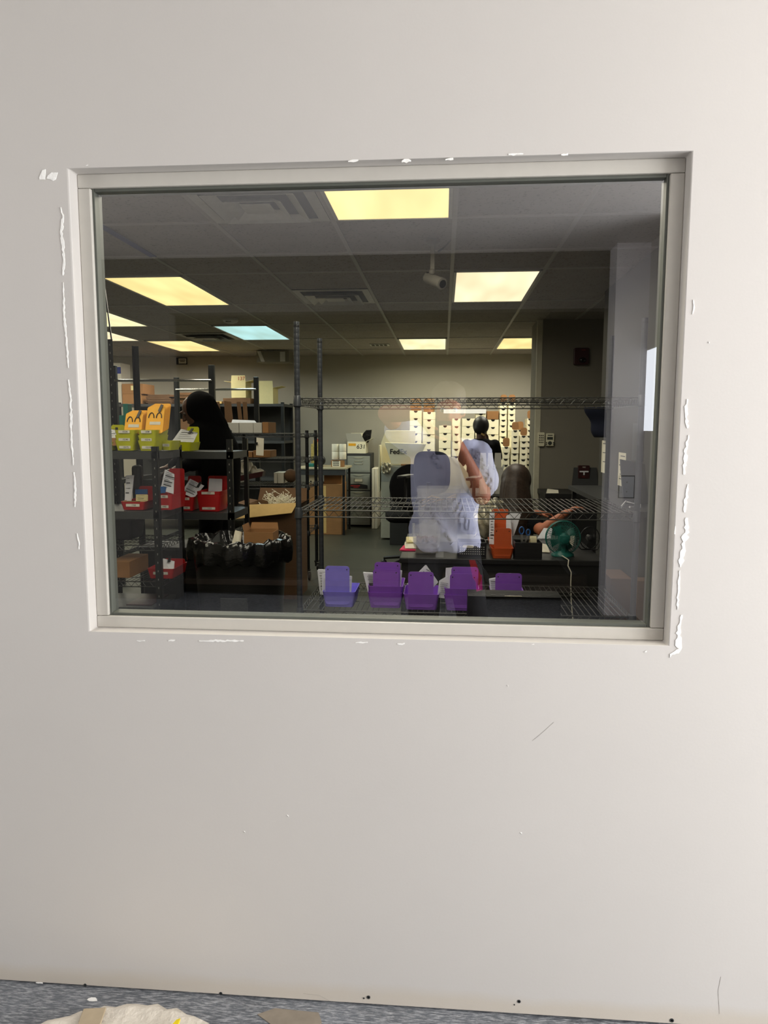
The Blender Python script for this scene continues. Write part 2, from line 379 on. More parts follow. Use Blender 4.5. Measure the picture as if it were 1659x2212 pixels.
# mail room shell
slab('wall_back', (-6.6, YB, 0), (2.4, YB+.15, BACK_Z), 'back_wall')
slab('wall_left', (-6.6, TH, 0), (-6.45, YB, BACK_Z), 'back_wall')
RX = 1.225
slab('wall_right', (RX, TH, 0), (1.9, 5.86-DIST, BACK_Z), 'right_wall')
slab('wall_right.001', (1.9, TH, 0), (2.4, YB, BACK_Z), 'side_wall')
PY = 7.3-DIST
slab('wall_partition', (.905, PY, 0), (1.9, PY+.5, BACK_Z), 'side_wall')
slab('lit_corner_strip', (.897, PY-.008, 0), (.95, PY+.03, BACK_Z-.002), 'lit_corner', bevel=.003)  # pale strip puts the light on the partition's corner into colour
# ceiling grid
GX = [.045+.6096*k for k in range(-10, 4)]; GD = [1.33+1.22*k for k in range(8)]
mb = MB()
for x in GX: mb.b2((x-.012, TH, BACK_Z-.006), (x+.012, YB, BACK_Z))
for d in GD[1:]+[4.46]: mb.b2((-6.45, d-DIST-.012, BACK_Z-.0062), (2.4, d-DIST+.012, BACK_Z))
struct(mb.build('trim_3', 'tee_bar'))
def gx(k): return .045+.6096*k
def lamp(k, d0, m, label, d1=None):
    d1 = d1 or d0+1.22; x0, x1, y0, y1 = gx(k)+.014, gx(k+1)-.014, d0-DIST+.014, d1-DIST-.014
    t = thing('ceiling_light', label, 'ceiling light', ((x0+x1)/2, (y0+y1)/2, BACK_Z-.02), 'fluorescent ceiling panels')
    fr = MB(); w = .018
    for a, b in (((x0, y0), (x0+w, y1)), ((x1-w, y0), (x1, y1)), ((x0, y0), (x1, y0+w)), ((x0, y1-w), (x1, y1))): fr.b2((*a, BACK_Z-.014), (*b, BACK_Z-.002))
    fr.build('frame', 'white_metal', t)
    MB().b2((x0+w, y0+w, BACK_Z-.011), (x1-w, y1-w, BACK_Z-.005)).build('diffuser', m, t)
    lamp_area((x0+x1)/2, (y0+y1)/2, x1-x0-.05, y1-y0-.05, d0, {'lamp_blue': (.72, .95, 1), 'lamp_white': (1, .96, .74)}.get(m, (1, .95, .83)))
    return t
PANEL_W, SPREAD = 26, 170
def lamp_area(x, y, sx, sy, d0, col):
    l = bpy.data.lights.new('ceiling_area_light', 'AREA'); l.shape = 'RECTANGLE'; l.size = sx; l.size_y = sy; l.energy = PANEL_W*(1.08 if d0 > 8 else .95 if d0 > 6 else .6 if d0 > 3 else .72); l.color = col; l.spread = math.radians(SPREAD)
    o = bpy.data.objects.new('ceiling_area_light', l); C.objects.link(o); o.location = (x, y, BACK_Z-.016)
lamp(-1, 2.55, 'lamp_yellow', 'yellow-lit ceiling panel nearest the glass, at the top of the window')
lamp(0, 4.99, 'lamp_warm', 'warm white ceiling panel to the right of the security camera')
lamp(-4, 4.99, 'lamp_yellow', 'long yellow ceiling panel nearest on the left')
lamp(-6, 6.21, 'lamp_white', 'pale ceiling panel cut by the window frame, upper of the two at far left')
lamp(-7, 7.43, 'lamp_warm', 'pale ceiling panel cut by the window frame, lower of the two at far left')
lamp(-6, 8.65, 'lamp_yellow', 'yellow ceiling panel crossed by two thin wires, beside the blue-white one')
lamp(-4, 7.43, 'lamp_blue', 'blue-white ceiling panel left of the tall grey post')
lamp(-1, 8.65, 'lamp_white', 'small pale ceiling panel above the stacks of white cartons')
lamp(1, 8.65, 'lamp_yellow', 'small yellow ceiling panel ending at the corner of the partition wall')
for k, d in ((-4, 2.551), (-8, 4.99), (-9, 7.43), (-9, 8.65)):   # unseen lamps added to brighten the room; no panels hang there
    lamp_area(gx(k)+.305, d-DIST+.61, .55, 1.15, d, (1, .92, .7))
lamp_area(gx(-1)+.305, .62, .55, .8, 2.5, (1, .94, .8))  # unseen lamp added to light the fronts of the near bins
# air outlets
def vent(k, d0, d1, label):
    x0, x1, y0, y1 = gx(k)+.014, gx(k+1)-.014, d0-DIST, d1-DIST; c = V(((x0+x1)/2, (y0+y1)/2, BACK_Z-.01))
    t = thing('ceiling_vent', label, 'air vent', c, 'square ceiling diffusers')
    MB().b2((x0, y0, BACK_Z-.005), (x1, y1, BACK_Z-.001)).build('backing', 'vent_dark', t)
    for i, s in enumerate((1.0, .72, .46)):
        hx, hy = (x1-x0)/2*s, (y1-y0)/2*s; ix, iy = hx-.05, hy-.05; z0, z1 = BACK_Z-.03-.012*i*.5, BACK_Z-.004
        ro = [V((c.x+a*hx, c.y+b*hy, z1 if i else z1-.004)) for a, b in ((-1,-1),(1,-1),(1,1),(-1,1))]; ri = [V((c.x+a*ix, c.y+b*iy, z0 if i else z1-.006)) for a, b in ((-1,-1),(1,-1),(1,1),(-1,1))]
        if i: ro, ri = [V((p.x, p.y, z0)) for p in ro], [V((p.x, p.y, z1-.006)) for p in ri]
        m2 = MB(); m2.add(ro+ri+[p+V((0,0,.002)) for p in ro+ri], [(j, (j+1)%4, 4+(j+1)%4, 4+j) for j in range(4)]+[(8+j, 12+j, 12+(j+1)%4, 8+(j+1)%4) for j in range(4)]+[(j, 8+j, 8+(j+1)%4, (j+1)%4) for j in range(4)]+[(4+j, 4+(j+1)%4, 12+(j+1)%4, 12+j) for j in range(4)])
        m2.build('cone_ring', 'white_metal', t)
    MB().box((c.x, c.y, BACK_Z-.03), (.14, .14, .004)).build('centre_plate', 'white_metal', t)
vent(-2, 3.16, 3.77, 'large square ceiling diffuser to the left of the nearest yellow panel')
vent(-2, 5.6, 6.21, 'square ceiling diffuser seen flat between the grey post and the security camera')
vent(-5, 8.04, 8.65, 'far square ceiling diffuser just left of the blue-white panel')
t = thing('ceiling_grille', 'small slotted ceiling grille left of the small pale panel', 'air vent', at(820, 749, 9.3))
t.location = (at(820, 749, 9.3).x, 9.3-DIST, BACK_Z-.012); p = t.location
MB().b2((p.x-.12, p.y-.1, BACK_Z-.012), (p.x+.12, p.y+.1, BACK_Z-.001)).build('frame', 'white_metal', t)
for i in range(4):
    for j in range(2): MB().b2((p.x-.1+i*.052, p.y-.075+j*.08, BACK_Z-.0135), (p.x-.062+i*.052, p.y-.01+j*.08, BACK_Z-.0115)).build('slot', 'vent_dark', t)
# blue masking tape where the ceiling meets an old seam
mb = MB(); mb.b2((-1.80, 3.45-DIST, BACK_Z-.0075), (-1.755, 4.46-DIST, BACK_Z-.0062))
tag(mb.build('ceiling_tape', 'tape_blue', org=(-1.78, 2.3, BACK_Z-.007)), 'strip of blue masking tape along the ceiling at the upper left', 'tape')
# ---- this side of the glass
PB = -3.95                                            # plane of the wall behind the photographer
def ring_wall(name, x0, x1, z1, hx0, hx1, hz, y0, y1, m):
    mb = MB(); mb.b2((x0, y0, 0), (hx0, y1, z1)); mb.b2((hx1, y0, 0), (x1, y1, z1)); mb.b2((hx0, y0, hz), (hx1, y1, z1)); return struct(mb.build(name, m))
ring_wall('wall_rear', -3.6, 1.45, NEAR_Z, -2.155, 1.25, 2.285, PB-.15, PB, 'rear_wall_shade')
slab('wall_pier', (1.215, PB-.001, 0), (1.45, -3.73, NEAR_Z), 'pier_paint')
# east wall of the short passage with its small high window
mb = MB(); a, b = -4.5, -2.95
mb.b2((1.45, a, 0), (1.465, b, 1.378)); mb.b2((1.45, a, 1.955), (1.465, b, NEAR_Z)); mb.b2((1.45, a, 1.378), (1.465, a+.05, 1.955)); mb.b2((1.45, -3.05, 1.378), (1.465, b, 1.955))
struct(mb.build('wall_east', 'room_wall'))
slab('wall_alcove', (1.465, -3.07, 0), (3.4, -2.95, NEAR_Z), 'room_wall')
mb = MB(); mb.b2((3.25, -2.95, 0), (3.4, 0, .35)); mb.b2((3.25, -2.95, 2.35), (3.4, 0, NEAR_Z)); mb.b2((3.25, -2.95, .35), (3.4, -2.75, 2.35)); mb.b2((3.25, -.35, .35), (3.4, 0, 2.35))
struct(mb.build('wall_shopfront', 'room_wall'))
slab('wall_west', (-3.6, PB, 0), (-3.45, 0, NEAR_Z), 'room_wall')
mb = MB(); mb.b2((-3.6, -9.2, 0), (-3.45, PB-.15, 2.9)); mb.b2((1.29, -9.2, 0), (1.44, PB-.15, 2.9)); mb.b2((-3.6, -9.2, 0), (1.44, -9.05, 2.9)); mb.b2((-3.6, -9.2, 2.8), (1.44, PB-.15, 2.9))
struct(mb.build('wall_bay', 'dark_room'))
wn = bpy.data.objects.new('west_fill_frame', None); C.objects.link(wn); wn.location = (-3.43, -1.35, .7); struct(wn)  # unseen frame added around the west fill light, on solid wall
for a, b in (((-3.46, -2.06, .72), (-3.40, -1.96, 2.38)), ((-3.46, -.74, .72), (-3.40, -.64, 2.38)), ((-3.46, -2.06, .72), (-3.40, -.64, .79)), ((-3.46, -2.06, 2.31), (-3.40, -.64, 2.38))): MB().b2(a, b).build('frame_rail', 'frame_paint', wn)
# ------------------------------------------------------------------ light
w = bpy.data.worlds.new('sky'); bpy.context.scene.world = w; w.use_nodes = True
w.node_tree.nodes['Background'].inputs['Color'].default_value = (.93, .96, 1, 1); w.node_tree.nodes['Background'].inputs['Strength'].default_value = 3.2
def area(name, loc, rot, sx, sy, e, col):
    l = bpy.data.lights.new(name, 'AREA'); l.shape = 'RECTANGLE'; l.size = sx; l.size_y = sy; l.energy = e; l.color = col
    o = bpy.data.objects.new(name, l); C.objects.link(o); o.location = loc; o.rotation_euler = rot; return o
area('shopfront_daylight', (3.3, -1.55, 1.35), (0, PI/2, 0), 2.0, 2.4, 156, (1, .99, .975))
area('ceiling_fill', (-.1, -1.75, 2.73), (0, 0, 0), 1.2, .5, 20, (1, .95, .88))  # unseen fill lamp added on this side of the glass
area('west_fill', (-3.38, -1.35, 1.55), (0, -PI/2, 0), 1.5, 1.2, 31, (1, .985, .965))  # added fill light; no window is known on this side
# ------------------------------------------------------------------ camera
cd = bpy.data.cameras.new('camera'); cam = bpy.data.objects.new('camera', cd); C.objects.link(cam); bpy.context.scene.camera = cam
cd.sensor_fit = 'VERTICAL'; cd.sensor_height = 36; cd.lens = FOC/2212*36; cd.clip_start = .01; cd.clip_end = 60
mw = Matrix((RGT, UPV, -FWD)).transposed().to_4x4(); mw.translation = EYE; cam.matrix_world = mw
s = bpy.context.scene; s.view_settings.view_transform = 'Standard'; s.view_settings.look = 'None'; s.view_settings.exposure = 0; s.view_settings.gamma = 1
s.cycles.use_denoising = True; s.cycles.max_bounces = 10; s.cycles.transparent_max_bounces = 24; s.cycles.diffuse_bounces = 5; s.cycles.sample_clamp_indirect = 6; s.cycles.caustics_reflective = False; s.cycles.caustics_refractive = False
# ================================================================== helpers for the contents
def rr_ring(x0, x1, y0, y1, r, z, n=3):
    out = []
    for cx, cy, a in ((x1-r, y1-r, 0), (x0+r, y1-r, PI/2), (x0+r, y0+r, PI), (x1-r, y0+r, 1.5*PI)):
        out += [V((cx+r*math.cos(a+PI/2*i/n), cy+r*math.sin(a+PI/2*i/n), z)) for i in range(n+1)]
    return out
def solid(name, label, cat, px0, px1, yt, yb, D, depth, m, group=None, z0=None, bevel=.003):
    """a closed carton or block whose front face fills the given span at distance D"""
    a = at((px0+px1)/2, yb, D); h = (yb-yt)*sc(D); x0 = at(px0, yb, D).x; x1 = at(px1, yb, D).x
    z = a.z if z0 is None else z0; h = h if z0 is None else at((px0+px1)/2, yt, D).z-z0
    o = MB().b2((x0, D-DIST, z), (x1, D-DIST+depth, z+h)).build(name, m, None, org=((x0+x1)/2, D-DIST+depth/2, z), bevel=bevel)
    if label: tag(o, label, cat, group)
    o['_e'] = (x0, x1, D-DIST, D-DIST+depth, z, z+h)
    return o
def ext(o):
    e = list(o['_e']); del o['_e']; return e
def clean(o):
    if '_e' in o: del o['_e']
    return o
def open_box(mb, x0, x1, y0, y1, z0, z1, t=.004):
    mb.b2((x0, y0, z0), (x1, y1, z0+t)); mb.b2((x0, y0, z0+t), (x1, y0+t, z1)); mb.b2((x0, y1-t, z0+t), (x1, y1, z1)); mb.b2((x0, y0+t, z0+t), (x0+t, y1-t, z1)); mb.b2((x1-t, y0+t, z0+t), (x1, y1-t, z1)); return mb
def open_carton(name, label, px0, px1, yt, yb, D, depth, m, flaps, group=None, z0=None, fl=.09):
    """flaps: dict side -> tilt in degrees from horizontal outwards (90 = standing)"""
    p = at((px0+px1)/2, yb, D); x0, x1 = at(px0, yb, D).x, at(px1, yb, D).x; y0 = D-DIST; y1 = y0+depth
    zb = p.z if z0 is None else z0; zt = at((px0+px1)/2, yt, D).z
    t = thing(name, label, 'box', ((x0+x1)/2, (y0+y1)/2, zb), group)
    open_box(MB(), x0, x1, y0, y1, zb, zt).build('carton_body', m, t)
    for s, (ang, L) in flaps.items():
        a = math.radians(ang); c, q = math.cos(a)*L, math.sin(a)*L
        if s == 'back': poly = [(x0, y1, zt), (x1, y1, zt), (x1-.008, y1+c, zt+q), (x0+.008, y1+c, zt+q)]; off = (0, -.003*math.sin(a), .003*math.cos(a))
        if s == 'front': poly = [(x0, y0, zt), (x1, y0, zt), (x1-.008, y0-c, zt+q), (x0+.008, y0-c, zt+q)]; off = (0, .003*math.sin(a), .003*math.cos(a))
        if s == 'left': poly = [(x0, y0, zt), (x0, y1, zt), (x0-c, y1-.008, zt+q), (x0-c, y0+.008, zt+q)]; off = (.003*math.sin(a), 0, .003*math.cos(a))
        if s == 'right': poly = [(x1, y0, zt), (x1, y1, zt), (x1+c, y1-.008, zt+q), (x1+c, y0+.008, zt+q)]; off = (-.003*math.sin(a), 0, .003*math.cos(a))
        MB().prism(poly, off).build('flap', m, t)
    t['_e'] = (x0, x1, y0, y1, zb, zt)
    return t
def tray(mb, cx, y0, z0, w, d, h, inset=.012, r=.012, t=.0025):
    o = [rr_ring(cx-w/2+inset, cx+w/2-inset, y0+inset*.6, y0+d-inset*.6, r, z0), rr_ring(cx-w/2, cx+w/2, y0, y0+d, r, z0+h)]
    i = [rr_ring(cx-w/2+t, cx+w/2-t, y0+t, y0+d-t, r-.001, z0+h), rr_ring(cx-w/2+inset+t, cx+w/2-inset-t, y0+inset*.6+t, y0+d-inset*.6-t, r-.001, z0+t)]
    return mb.rings(o+i)
BINS = {}
def stack_bin(label, cx, y0, z0, w, d, h, m, group, flap=(.11, .19), near=False, nested=0, labels=(), holes=True, lean=.0, dx=0):
    """small plastic picking bin: tapered tray with one tall rounded tab; near=True when the tab is on the window side"""
    t = thing('picking_bin', label, 'bin', (cx, y0+d/2, z0), group)
    mb = MB()
    for k in range(nested+1): tray(mb, cx+k*.001, y0+k*.001, z0+.001+k*.03, w, d, h if k == 0 else h)
    mb.build('tray', m, t, smooth=35)
    fw, fh = flap
    for k in range(nested+1 if nested < 2 else 1):
        ys = y0+.0045+k*.009 if near else y0+d-.006-k*.006; zf0, zf1 = z0+.012, z0+fh+k*.03
        poly = rrect(cx-fw/2+dx+k*.006, cx+fw/2+dx+k*.006, zf0, zf1, .014, ys); poly = [V((p.x, p.y+(p.z-zf0)*lean, p.z)) for p in poly]
        tab = MB().prism(poly, (0, .0028, 0)).build('tab', m, t, smooth=30)
        if holes:
            for sx in (-1, 1): MB().lathe([(.003, -.0006), (.003, .0034)], (cx+dx+k*.006+sx*(fw/2-.012), ys+(zf1-.016-zf0)*lean, zf1-.016), 8, axis='y').build('hole', 'black_plastic', tab)
    for (lx, lz, lw, txt) in labels:
        lh = .016; yy = y0+.012*.6*(1-(lz/h if lz < h else 1))-.0012
        lb = MB().b2((cx+lx-lw/2, yy, z0+lz-lh/2), (cx+lx+lw/2, yy+.001, z0+lz+lh/2)).build('label', 'label_white', t)
        if txt: writing('printed_number', txt, .0135, (cx+lx+.006, yy-.0004, z0+lz), 'ink', lb)
    return t
def sheets(label, pts, th=.006, m='paper', prints=0, name='paper_sheaf', cat='papers', tilt=0, group=None, clip=None, seed=1):
    """a sheaf of paper; pts = four corners (world), first edge is the foot"""
    pts = [V(p) for p in pts]; c = sum(pts, V())/4; n = (pts[1]-pts[0]).cross(pts[3]-pts[0]).normalized()
    if n.y > 0: n = -n
    t = thing(name, label, cat, (pts[0]+pts[1])/2, group)
    mb = MB(); R = random.Random(seed)
    for k in range(3):
        j = V((R.uniform(-1, 1)*.0025, 0, R.uniform(-1, 1)*.0025)); mb.prism([p+j-n*(th/3*k) for p in pts], -n*(th/3*.8))
    mb.build('sheets', m, t)
    if prints:
        mb = MB(); e, f = pts[1]-pts[0], pts[3]-pts[0]
        for k in range(prints):
            v = .88-.78*k/prints; u0 = .1+R.uniform(0, .06); u1 = R.uniform(.5, .92); h = R.choice([.012, .012, .012, .035])
            q = [pts[0]+e*u0+f*v, pts[0]+e*u1+f*v, pts[0]+e*u1+f*(v+h), pts[0]+e*u0+f*(v+h)]
            mb.prism([p+n*.003 for p in q], -n*.0012)
        mb.build('print', 'ink', t)
    if clip:
        e, f = (pts[1]-pts[0]), (pts[3]-pts[0]); q = pts[0]+e*clip[0]+f*clip[1]
        mb = MB(); u = f.normalized(); s = e.normalized()
        mb.prism([q-s*.007-u*.03+n*.004, q+s*.007-u*.03+n*.004, q+s*.007+u*.012+n*.004, q-s*.007+u*.012+n*.004], n*.008)
        mb.build('clip', 'black_plastic', t)
    return t
def wire_deck(mb, x0, x1, y0, y1, z, gap=.0254, r=.0022, drop=.03, per=.045, long=2):
    for zz in (z, z-drop):
        mb.tube([(x0, y0, zz), (x1, y0, zz), (x1, y1, zz), (x0, y1, zz), (x0, y0, zz)], r*1.5, 6, False)
    for (a, b) in (((x0, y0), (x1, y0)), ((x0, y1), (x1, y1)), ((x0, y0), (x0, y1)), ((x1, y0), (x1, y1))):
        L = math.hypot(b[0]-a[0], b[1]-a[1]); n = max(2, int(L/per*2)); pts = []
        for k in range(n+1):
            u = k/n; pts.append((a[0]+(b[0]-a[0])*u, a[1]+(b[1]-a[1])*u, z-.002 if k % 2 else z-drop+.002))
        mb.tube(pts, r*.9, 5, False)
    n = int((x1-x0)/gap)
    for k in range(1, n): mb.tube([(x0+(x1-x0)*k/n, y0, z+r*1.2), (x0+(x1-x0)*k/n, y1, z+r*1.2)], r*.8, 5, False)
    for k in range(1, long+1): 
        yy = y0+(y1-y0)*k/(long+1); n = int((x1-x0)/per*2); mb.tube([(x0, yy, z-r), (x1, yy, z-r)], r, 5, False)
    return mb
def wire_unit(label, x0, x1, y0, y1, ztop, levels, pm, wm, pr=.0127, group=None, gap=.0254, zfoot=0., casters=False, per=.045, name='wire_shelving', cat='shelf'):
    t = thing(name, label, cat, ((x0+x1)/2, (y0+y1)/2, 0), group)
    for x, y in ((x0, y0), (x1, y0), (x1, y1), (x0, y1)):
        po = MB(); prof = []
        zz = zfoot+.004
        while zz < ztop-.006: prof += [(pr, zz), (pr, zz+.0225), (pr*.985, zz+.0235), (pr*.985, zz+.0245)]; zz += .0254
        prof.append((pr, ztop-.006)); po.lathe(prof, (x, y, 0), 14); p = po.build('post', pm, t, smooth=40)
        MB().lathe([(pr*1.06, ztop-.008), (pr*1.06, ztop-.001), (pr*.8, ztop+.002)], (x, y, 0), 14).build('post_cap', 'black_plastic', p, smooth=40)
        if casters:
            MB().lathe([(.032, -.011), (.04, -.008), (.04, .008), (.032, .011)], (x+.012, y, .04), 18, axis='x').build('caster', 'black_plastic', p, smooth=40)
            MB().b2((x-.014, y-.022, .05), (x-.002, y+.022, .1)).b2((x-.02, y-.02, .09), (x+.02, y+.02, .105)).build('caster_fork', 'black_plastic', p)
        else: MB().lathe([(.016, 0), (.016, .006), (.007, .008), (.007, .02)], (x, y, 0), 12).build('foot', 'black_plastic', p)
    for z in levels:
        d = wire_deck(MB(), x0, x1, y0, y1, z, gap, per=per).build('wire_shelf', wm, t)
        for x, y in ((x0, y0), (x1, y0), (x1, y1), (x0, y1)):
            MB().lathe([(pr*1.12, z-.038), (pr*1.5, z-.034), (pr*1.25, z+.008), (pr*1.05, z+.012)], (x, y, 0), 14).build('corner_sleeve', pm, d, smooth=40)
    return t
def slot_unit(label, x0, x1, y0, y1, tops, levels, wire_levels=(), w=.034, deck=True, name='steel_rack'):
    t = thing(name, label, 'rack', ((x0+x1)/2, (y0+y1)/2, 0))
    for k, (x, y) in enumerate(((x0, y0), (x1, y0), (x1, y1), (x0, y1))):
        zt = tops[k]; sx = 1 if x == x0 else -1; sy = 1 if y == y0 else -1
        mb = MB().b2((x, y, 0), (x+sx*w, y+sy*.003, zt)).b2((x, y, 0), (x+sx*.003, y+sy*w, zt))
        z = .06; mb.cur = 1
        while z < zt-.03: mb.b2((x+sx*w*.44, y-sy*.0012, z), (x+sx*w*.56, y+sy*.001, z+.011)); z += .05  # pale marks stand for light seen through the punched slots
        mb.build('upright', ['black_steel', 'steel'], t)
    for z in levels:
        mb = MB().b2((x0, y0, z-.045), (x1, y0+.012, z)).b2((x0, y1-.012, z-.045), (x1, y1, z)).b2((x0, y0+.012, z-.045), (x0+.012, y1-.012, z)).b2((x1-.012, y0+.012, z-.045), (x1, y1-.012, z)).b2((x0+.012, y0+.012, z-.012), (x1-.012, y1-.012, z-.002))
        mb.build('shelf_board', 'dark_grey', t)
    for z in wire_levels: wire_deck(MB(), x0+.004, x1-.004, y0+.004, y1-.004, z, .0254).build('wire_shelf', 'black_wire', t)
    return t
# ================================================================== empty wire shelf right behind the glass
SX0, SX1, SY0, SY1 = -.644, .838, 3.2-DIST, 3.8-DIST
SL = [1.527, 1.031, .572]
wire_unit('empty dark grey wire shelving unit standing right behind the glass', SX0, SX1, SY0, SY1, 1.843, SL, 'grey_post', 'wire', .0128)
# five violet picking bins along its lowest shelf
SZ = SL[2]+.006
def pxx(px, D): return (at(px, 1200, D)).x
for lab, px0, px1, D, m, fw, fx, fh, nest in (
    ('blue-violet picking bin, lightest and leftmost of the five on the low wire shelf', 694, 768, 3.24, 'violet', 54, -3, .192, 0),
    ('two nested purple picking bins with paired tabs, second from the left', 793, 871, 3.24, 'purple', 57, 1.5, .182, 1),
    ('single purple picking bin with a tilted paper behind its tab, in the middle', 871, 950, 3.22, 'purple', 56, -1, .176, 0),
    ('two nested purple picking bins with a torn crumpled sheet on their left', 960, 1036, 3.22, 'purple', 59, 4, .17, 1),
    ('purple picking bin behind the black wrapped carton, rightmost of the five', 1064, 1138, 3.24, 'purple', 57, -1, .172, 0)):
    s = sc(D); stack_bin(lab, pxx((px0+px1)/2, D), D-DIST, SZ, (px1-px0)*s, .2, .072, m, 'purple picking bins on the wire shelf', (fw*s, fh), True, nest, (), True, .0, fx*s)
def wp(px, py, D): return at(px, py, D)
sheets('printed sheets sticking out left of the blue-violet bin', [wp(692,1284,3.30), wp(716,1284,3.30), wp(712,1232,3.30), wp(686,1231,3.30)], .012, prints=7, seed=2)
sheets('blank white sheets standing behind the blue-violet tab', [wp(696,1285,3.28), wp(758,1287,3.28), wp(760,1245,3.28), wp(696,1238,3.28)], .008, seed=3)
sheets('printed sheets fanning left of the paired purple tabs', [wp(797,1286,3.29), wp(850,1286,3.29), wp(842,1240,3.29), wp(785,1236,3.29)], .012, prints=12, seed=4)
sheets('white cards showing right of the paired purple tabs', [wp(852,1273,3.27), wp(865,1273,3.27), wp(868,1234,3.27), wp(854,1232,3.27)], .01, seed=5)
sheets('small white slip tilted like a diamond behind the middle purple tab', [wp(880,1262,3.27), wp(920,1286,3.27), wp(946,1258,3.27), wp(920,1221,3.27)], .004, prints=5, seed=6)
sheets('torn crumpled sheet with typed lines between the third and fourth purple bins', [wp(945,1290,3.26), wp(972,1293,3.26), wp(974,1240,3.26), wp(949,1254,3.26)], .004, prints=7, seed=7)
sheets('white sheets rising behind the fourth purple bin', [wp(962,1262,3.30), wp(992,1262,3.30), wp(990,1226,3.30), wp(964,1228,3.30)], .006, seed=8)
sheets('white slip peeking between the paired tabs of the fourth bin', [wp(998,1256,3.235), wp(1012,1256,3.235), wp(1008,1233,3.235), wp(1002,1235,3.235)], .002, seed=9)
sheets('white printed cards left of the rightmost purple tab', [wp(1060,1280,3.29), wp(1084,1282,3.29), wp(1080,1247,3.29), wp(1056,1252,3.29)], .012, prints=5, seed=10)
# long dark carton in film that hides the feet of the right-hand bins
x0, x1 = pxx(1012, 2.98), pxx(1212, 2.98); y0, y1 = 2.95-DIST, 3.08-DIST
t = thing('wrapped_carton', 'long black film-wrapped carton standing on edge in front of the right purple bins', 'box', ((x0+x1)/2, (y0+y1)/2, 0))
zt = at(1100, 1290, 2.95).z
mb = MB(); mb.grid(lambda u, v: V((x0+(x1-x0)*u, y0-.004*math.sin(v*22+3*math.sin(u*7)), .002+(zt-.004)*v)), 30, 40)
mb.b2((x0, y0+.006, 0), (x1, y1, zt)); mb.build('carton_body', 'film', t, smooth=60)
mb = MB()
for k in range(9): mb.b2((x0+.02+k*(x1-x0-.04)/9, y0+.03, zt), (x0+.04+k*(x1-x0-.04)/9, y0+.036, zt+.0012))
mb.build('stitching', 'black_plastic', t)
MB().b2((x0+.15, y0+.012, zt), (x0+.22, y0+.02, zt+.0015)).build('foil_strip', 'foil', t)
# cartons standing on the floor at the right wall, behind the shelf
for lab, a, b, yt, D in (('plain brown carton on the floor at the right wall, left of the grey shelf post', 1318, 1364, 1250, 4.15), ('plain brown carton on the floor at the right wall, right of the grey shelf post', 1376, 1420, 1255, 3.95)):
    clean(solid('carton', lab, 'box', a, b, yt, 1300, D, .28 if D > 4 else .1, 'kraft_dark', z0=0))
# ================================================================== desk in front of the seated woman
DZ = .70; DX0, DX1, DY0, DY1 = -.23, .86, 3.87-DIST, 4.78-DIST
t = thing('desk', 'dark grey desk with closed front behind the wire shelf', 'desk', ((DX0+DX1)/2, (DY0+DY1)/2, 0))
MB().b2((DX0, DY0, DZ-.03), (DX1, DY1, DZ)).build('desktop', 'desk_dark', t, bevel=.004)
MB().b2((DX0+.01, DY0+.012, .0), (DX1-.01, DY0+.03, DZ-.031)).build('front_panel', 'desk_dark', t)
for x in (DX0+.01, DX1-.04): MB().b2((x, DY0+.031, 0), (x+.03, DY1-.02, DZ-.031)).build('side_panel', 'desk_dark', t)
def onD(px, D): return pxx(px, D), D-DIST
# orange bins
s = sc(3.9); cx = pxx(1085, 3.9)
stack_bin('tall stack of nested orange picking bins on the desk', cx, 3.89-DIST, DZ, 49*s, .2, .055, 'orange', None, (37*s, .165), True, 0, (), True)
BZ = DZ
t = thing('picking_bin', 'second orange bin tab standing taller behind the first, with printed sheets', 'bin', (cx+.004, 4.02-DIST, DZ))
t.location = (cx, 4.12-DIST, DZ)
tray(MB(), cx, 4.10-DIST, DZ+.001, 47*s, .16, .06).build('tray', 'orange', t, smooth=35)
MB().prism(rrect(cx-.046, cx+.046, DZ+.012, DZ+.245, .01, 4.105-DIST), (0, .003, 0)).build('tab', 'orange', t)
sheets('printed sheets along the left edge of the orange bins', [(cx-.062, 4.0-DIST, DZ+.06), (cx-.038, 4.0-DIST, DZ+.06), (cx-.036, 4.03-DIST, DZ+.235), (cx-.06, 4.03-DIST, DZ+.235)], .02, prints=9, seed=12)
sheets('white sheets along the right edge of the orange bins', [(cx+.03, 4.0-DIST, DZ+.06), (cx+.062, 4.0-DIST, DZ+.06), (cx+.054, 4.03-DIST, DZ+.22), (cx+.03, 4.03-DIST, DZ+.22)], .01, seed=13)
sheets('folded white sheet leaning out right of the orange bins', [(cx+.05, 4.06-DIST, DZ+.1), (cx+.075, 4.06-DIST, DZ+.1), (cx+.115, 4.07-DIST, DZ+.225), (cx+.05, 4.07-DIST, DZ+.235)], .003, m='paper', seed=14)
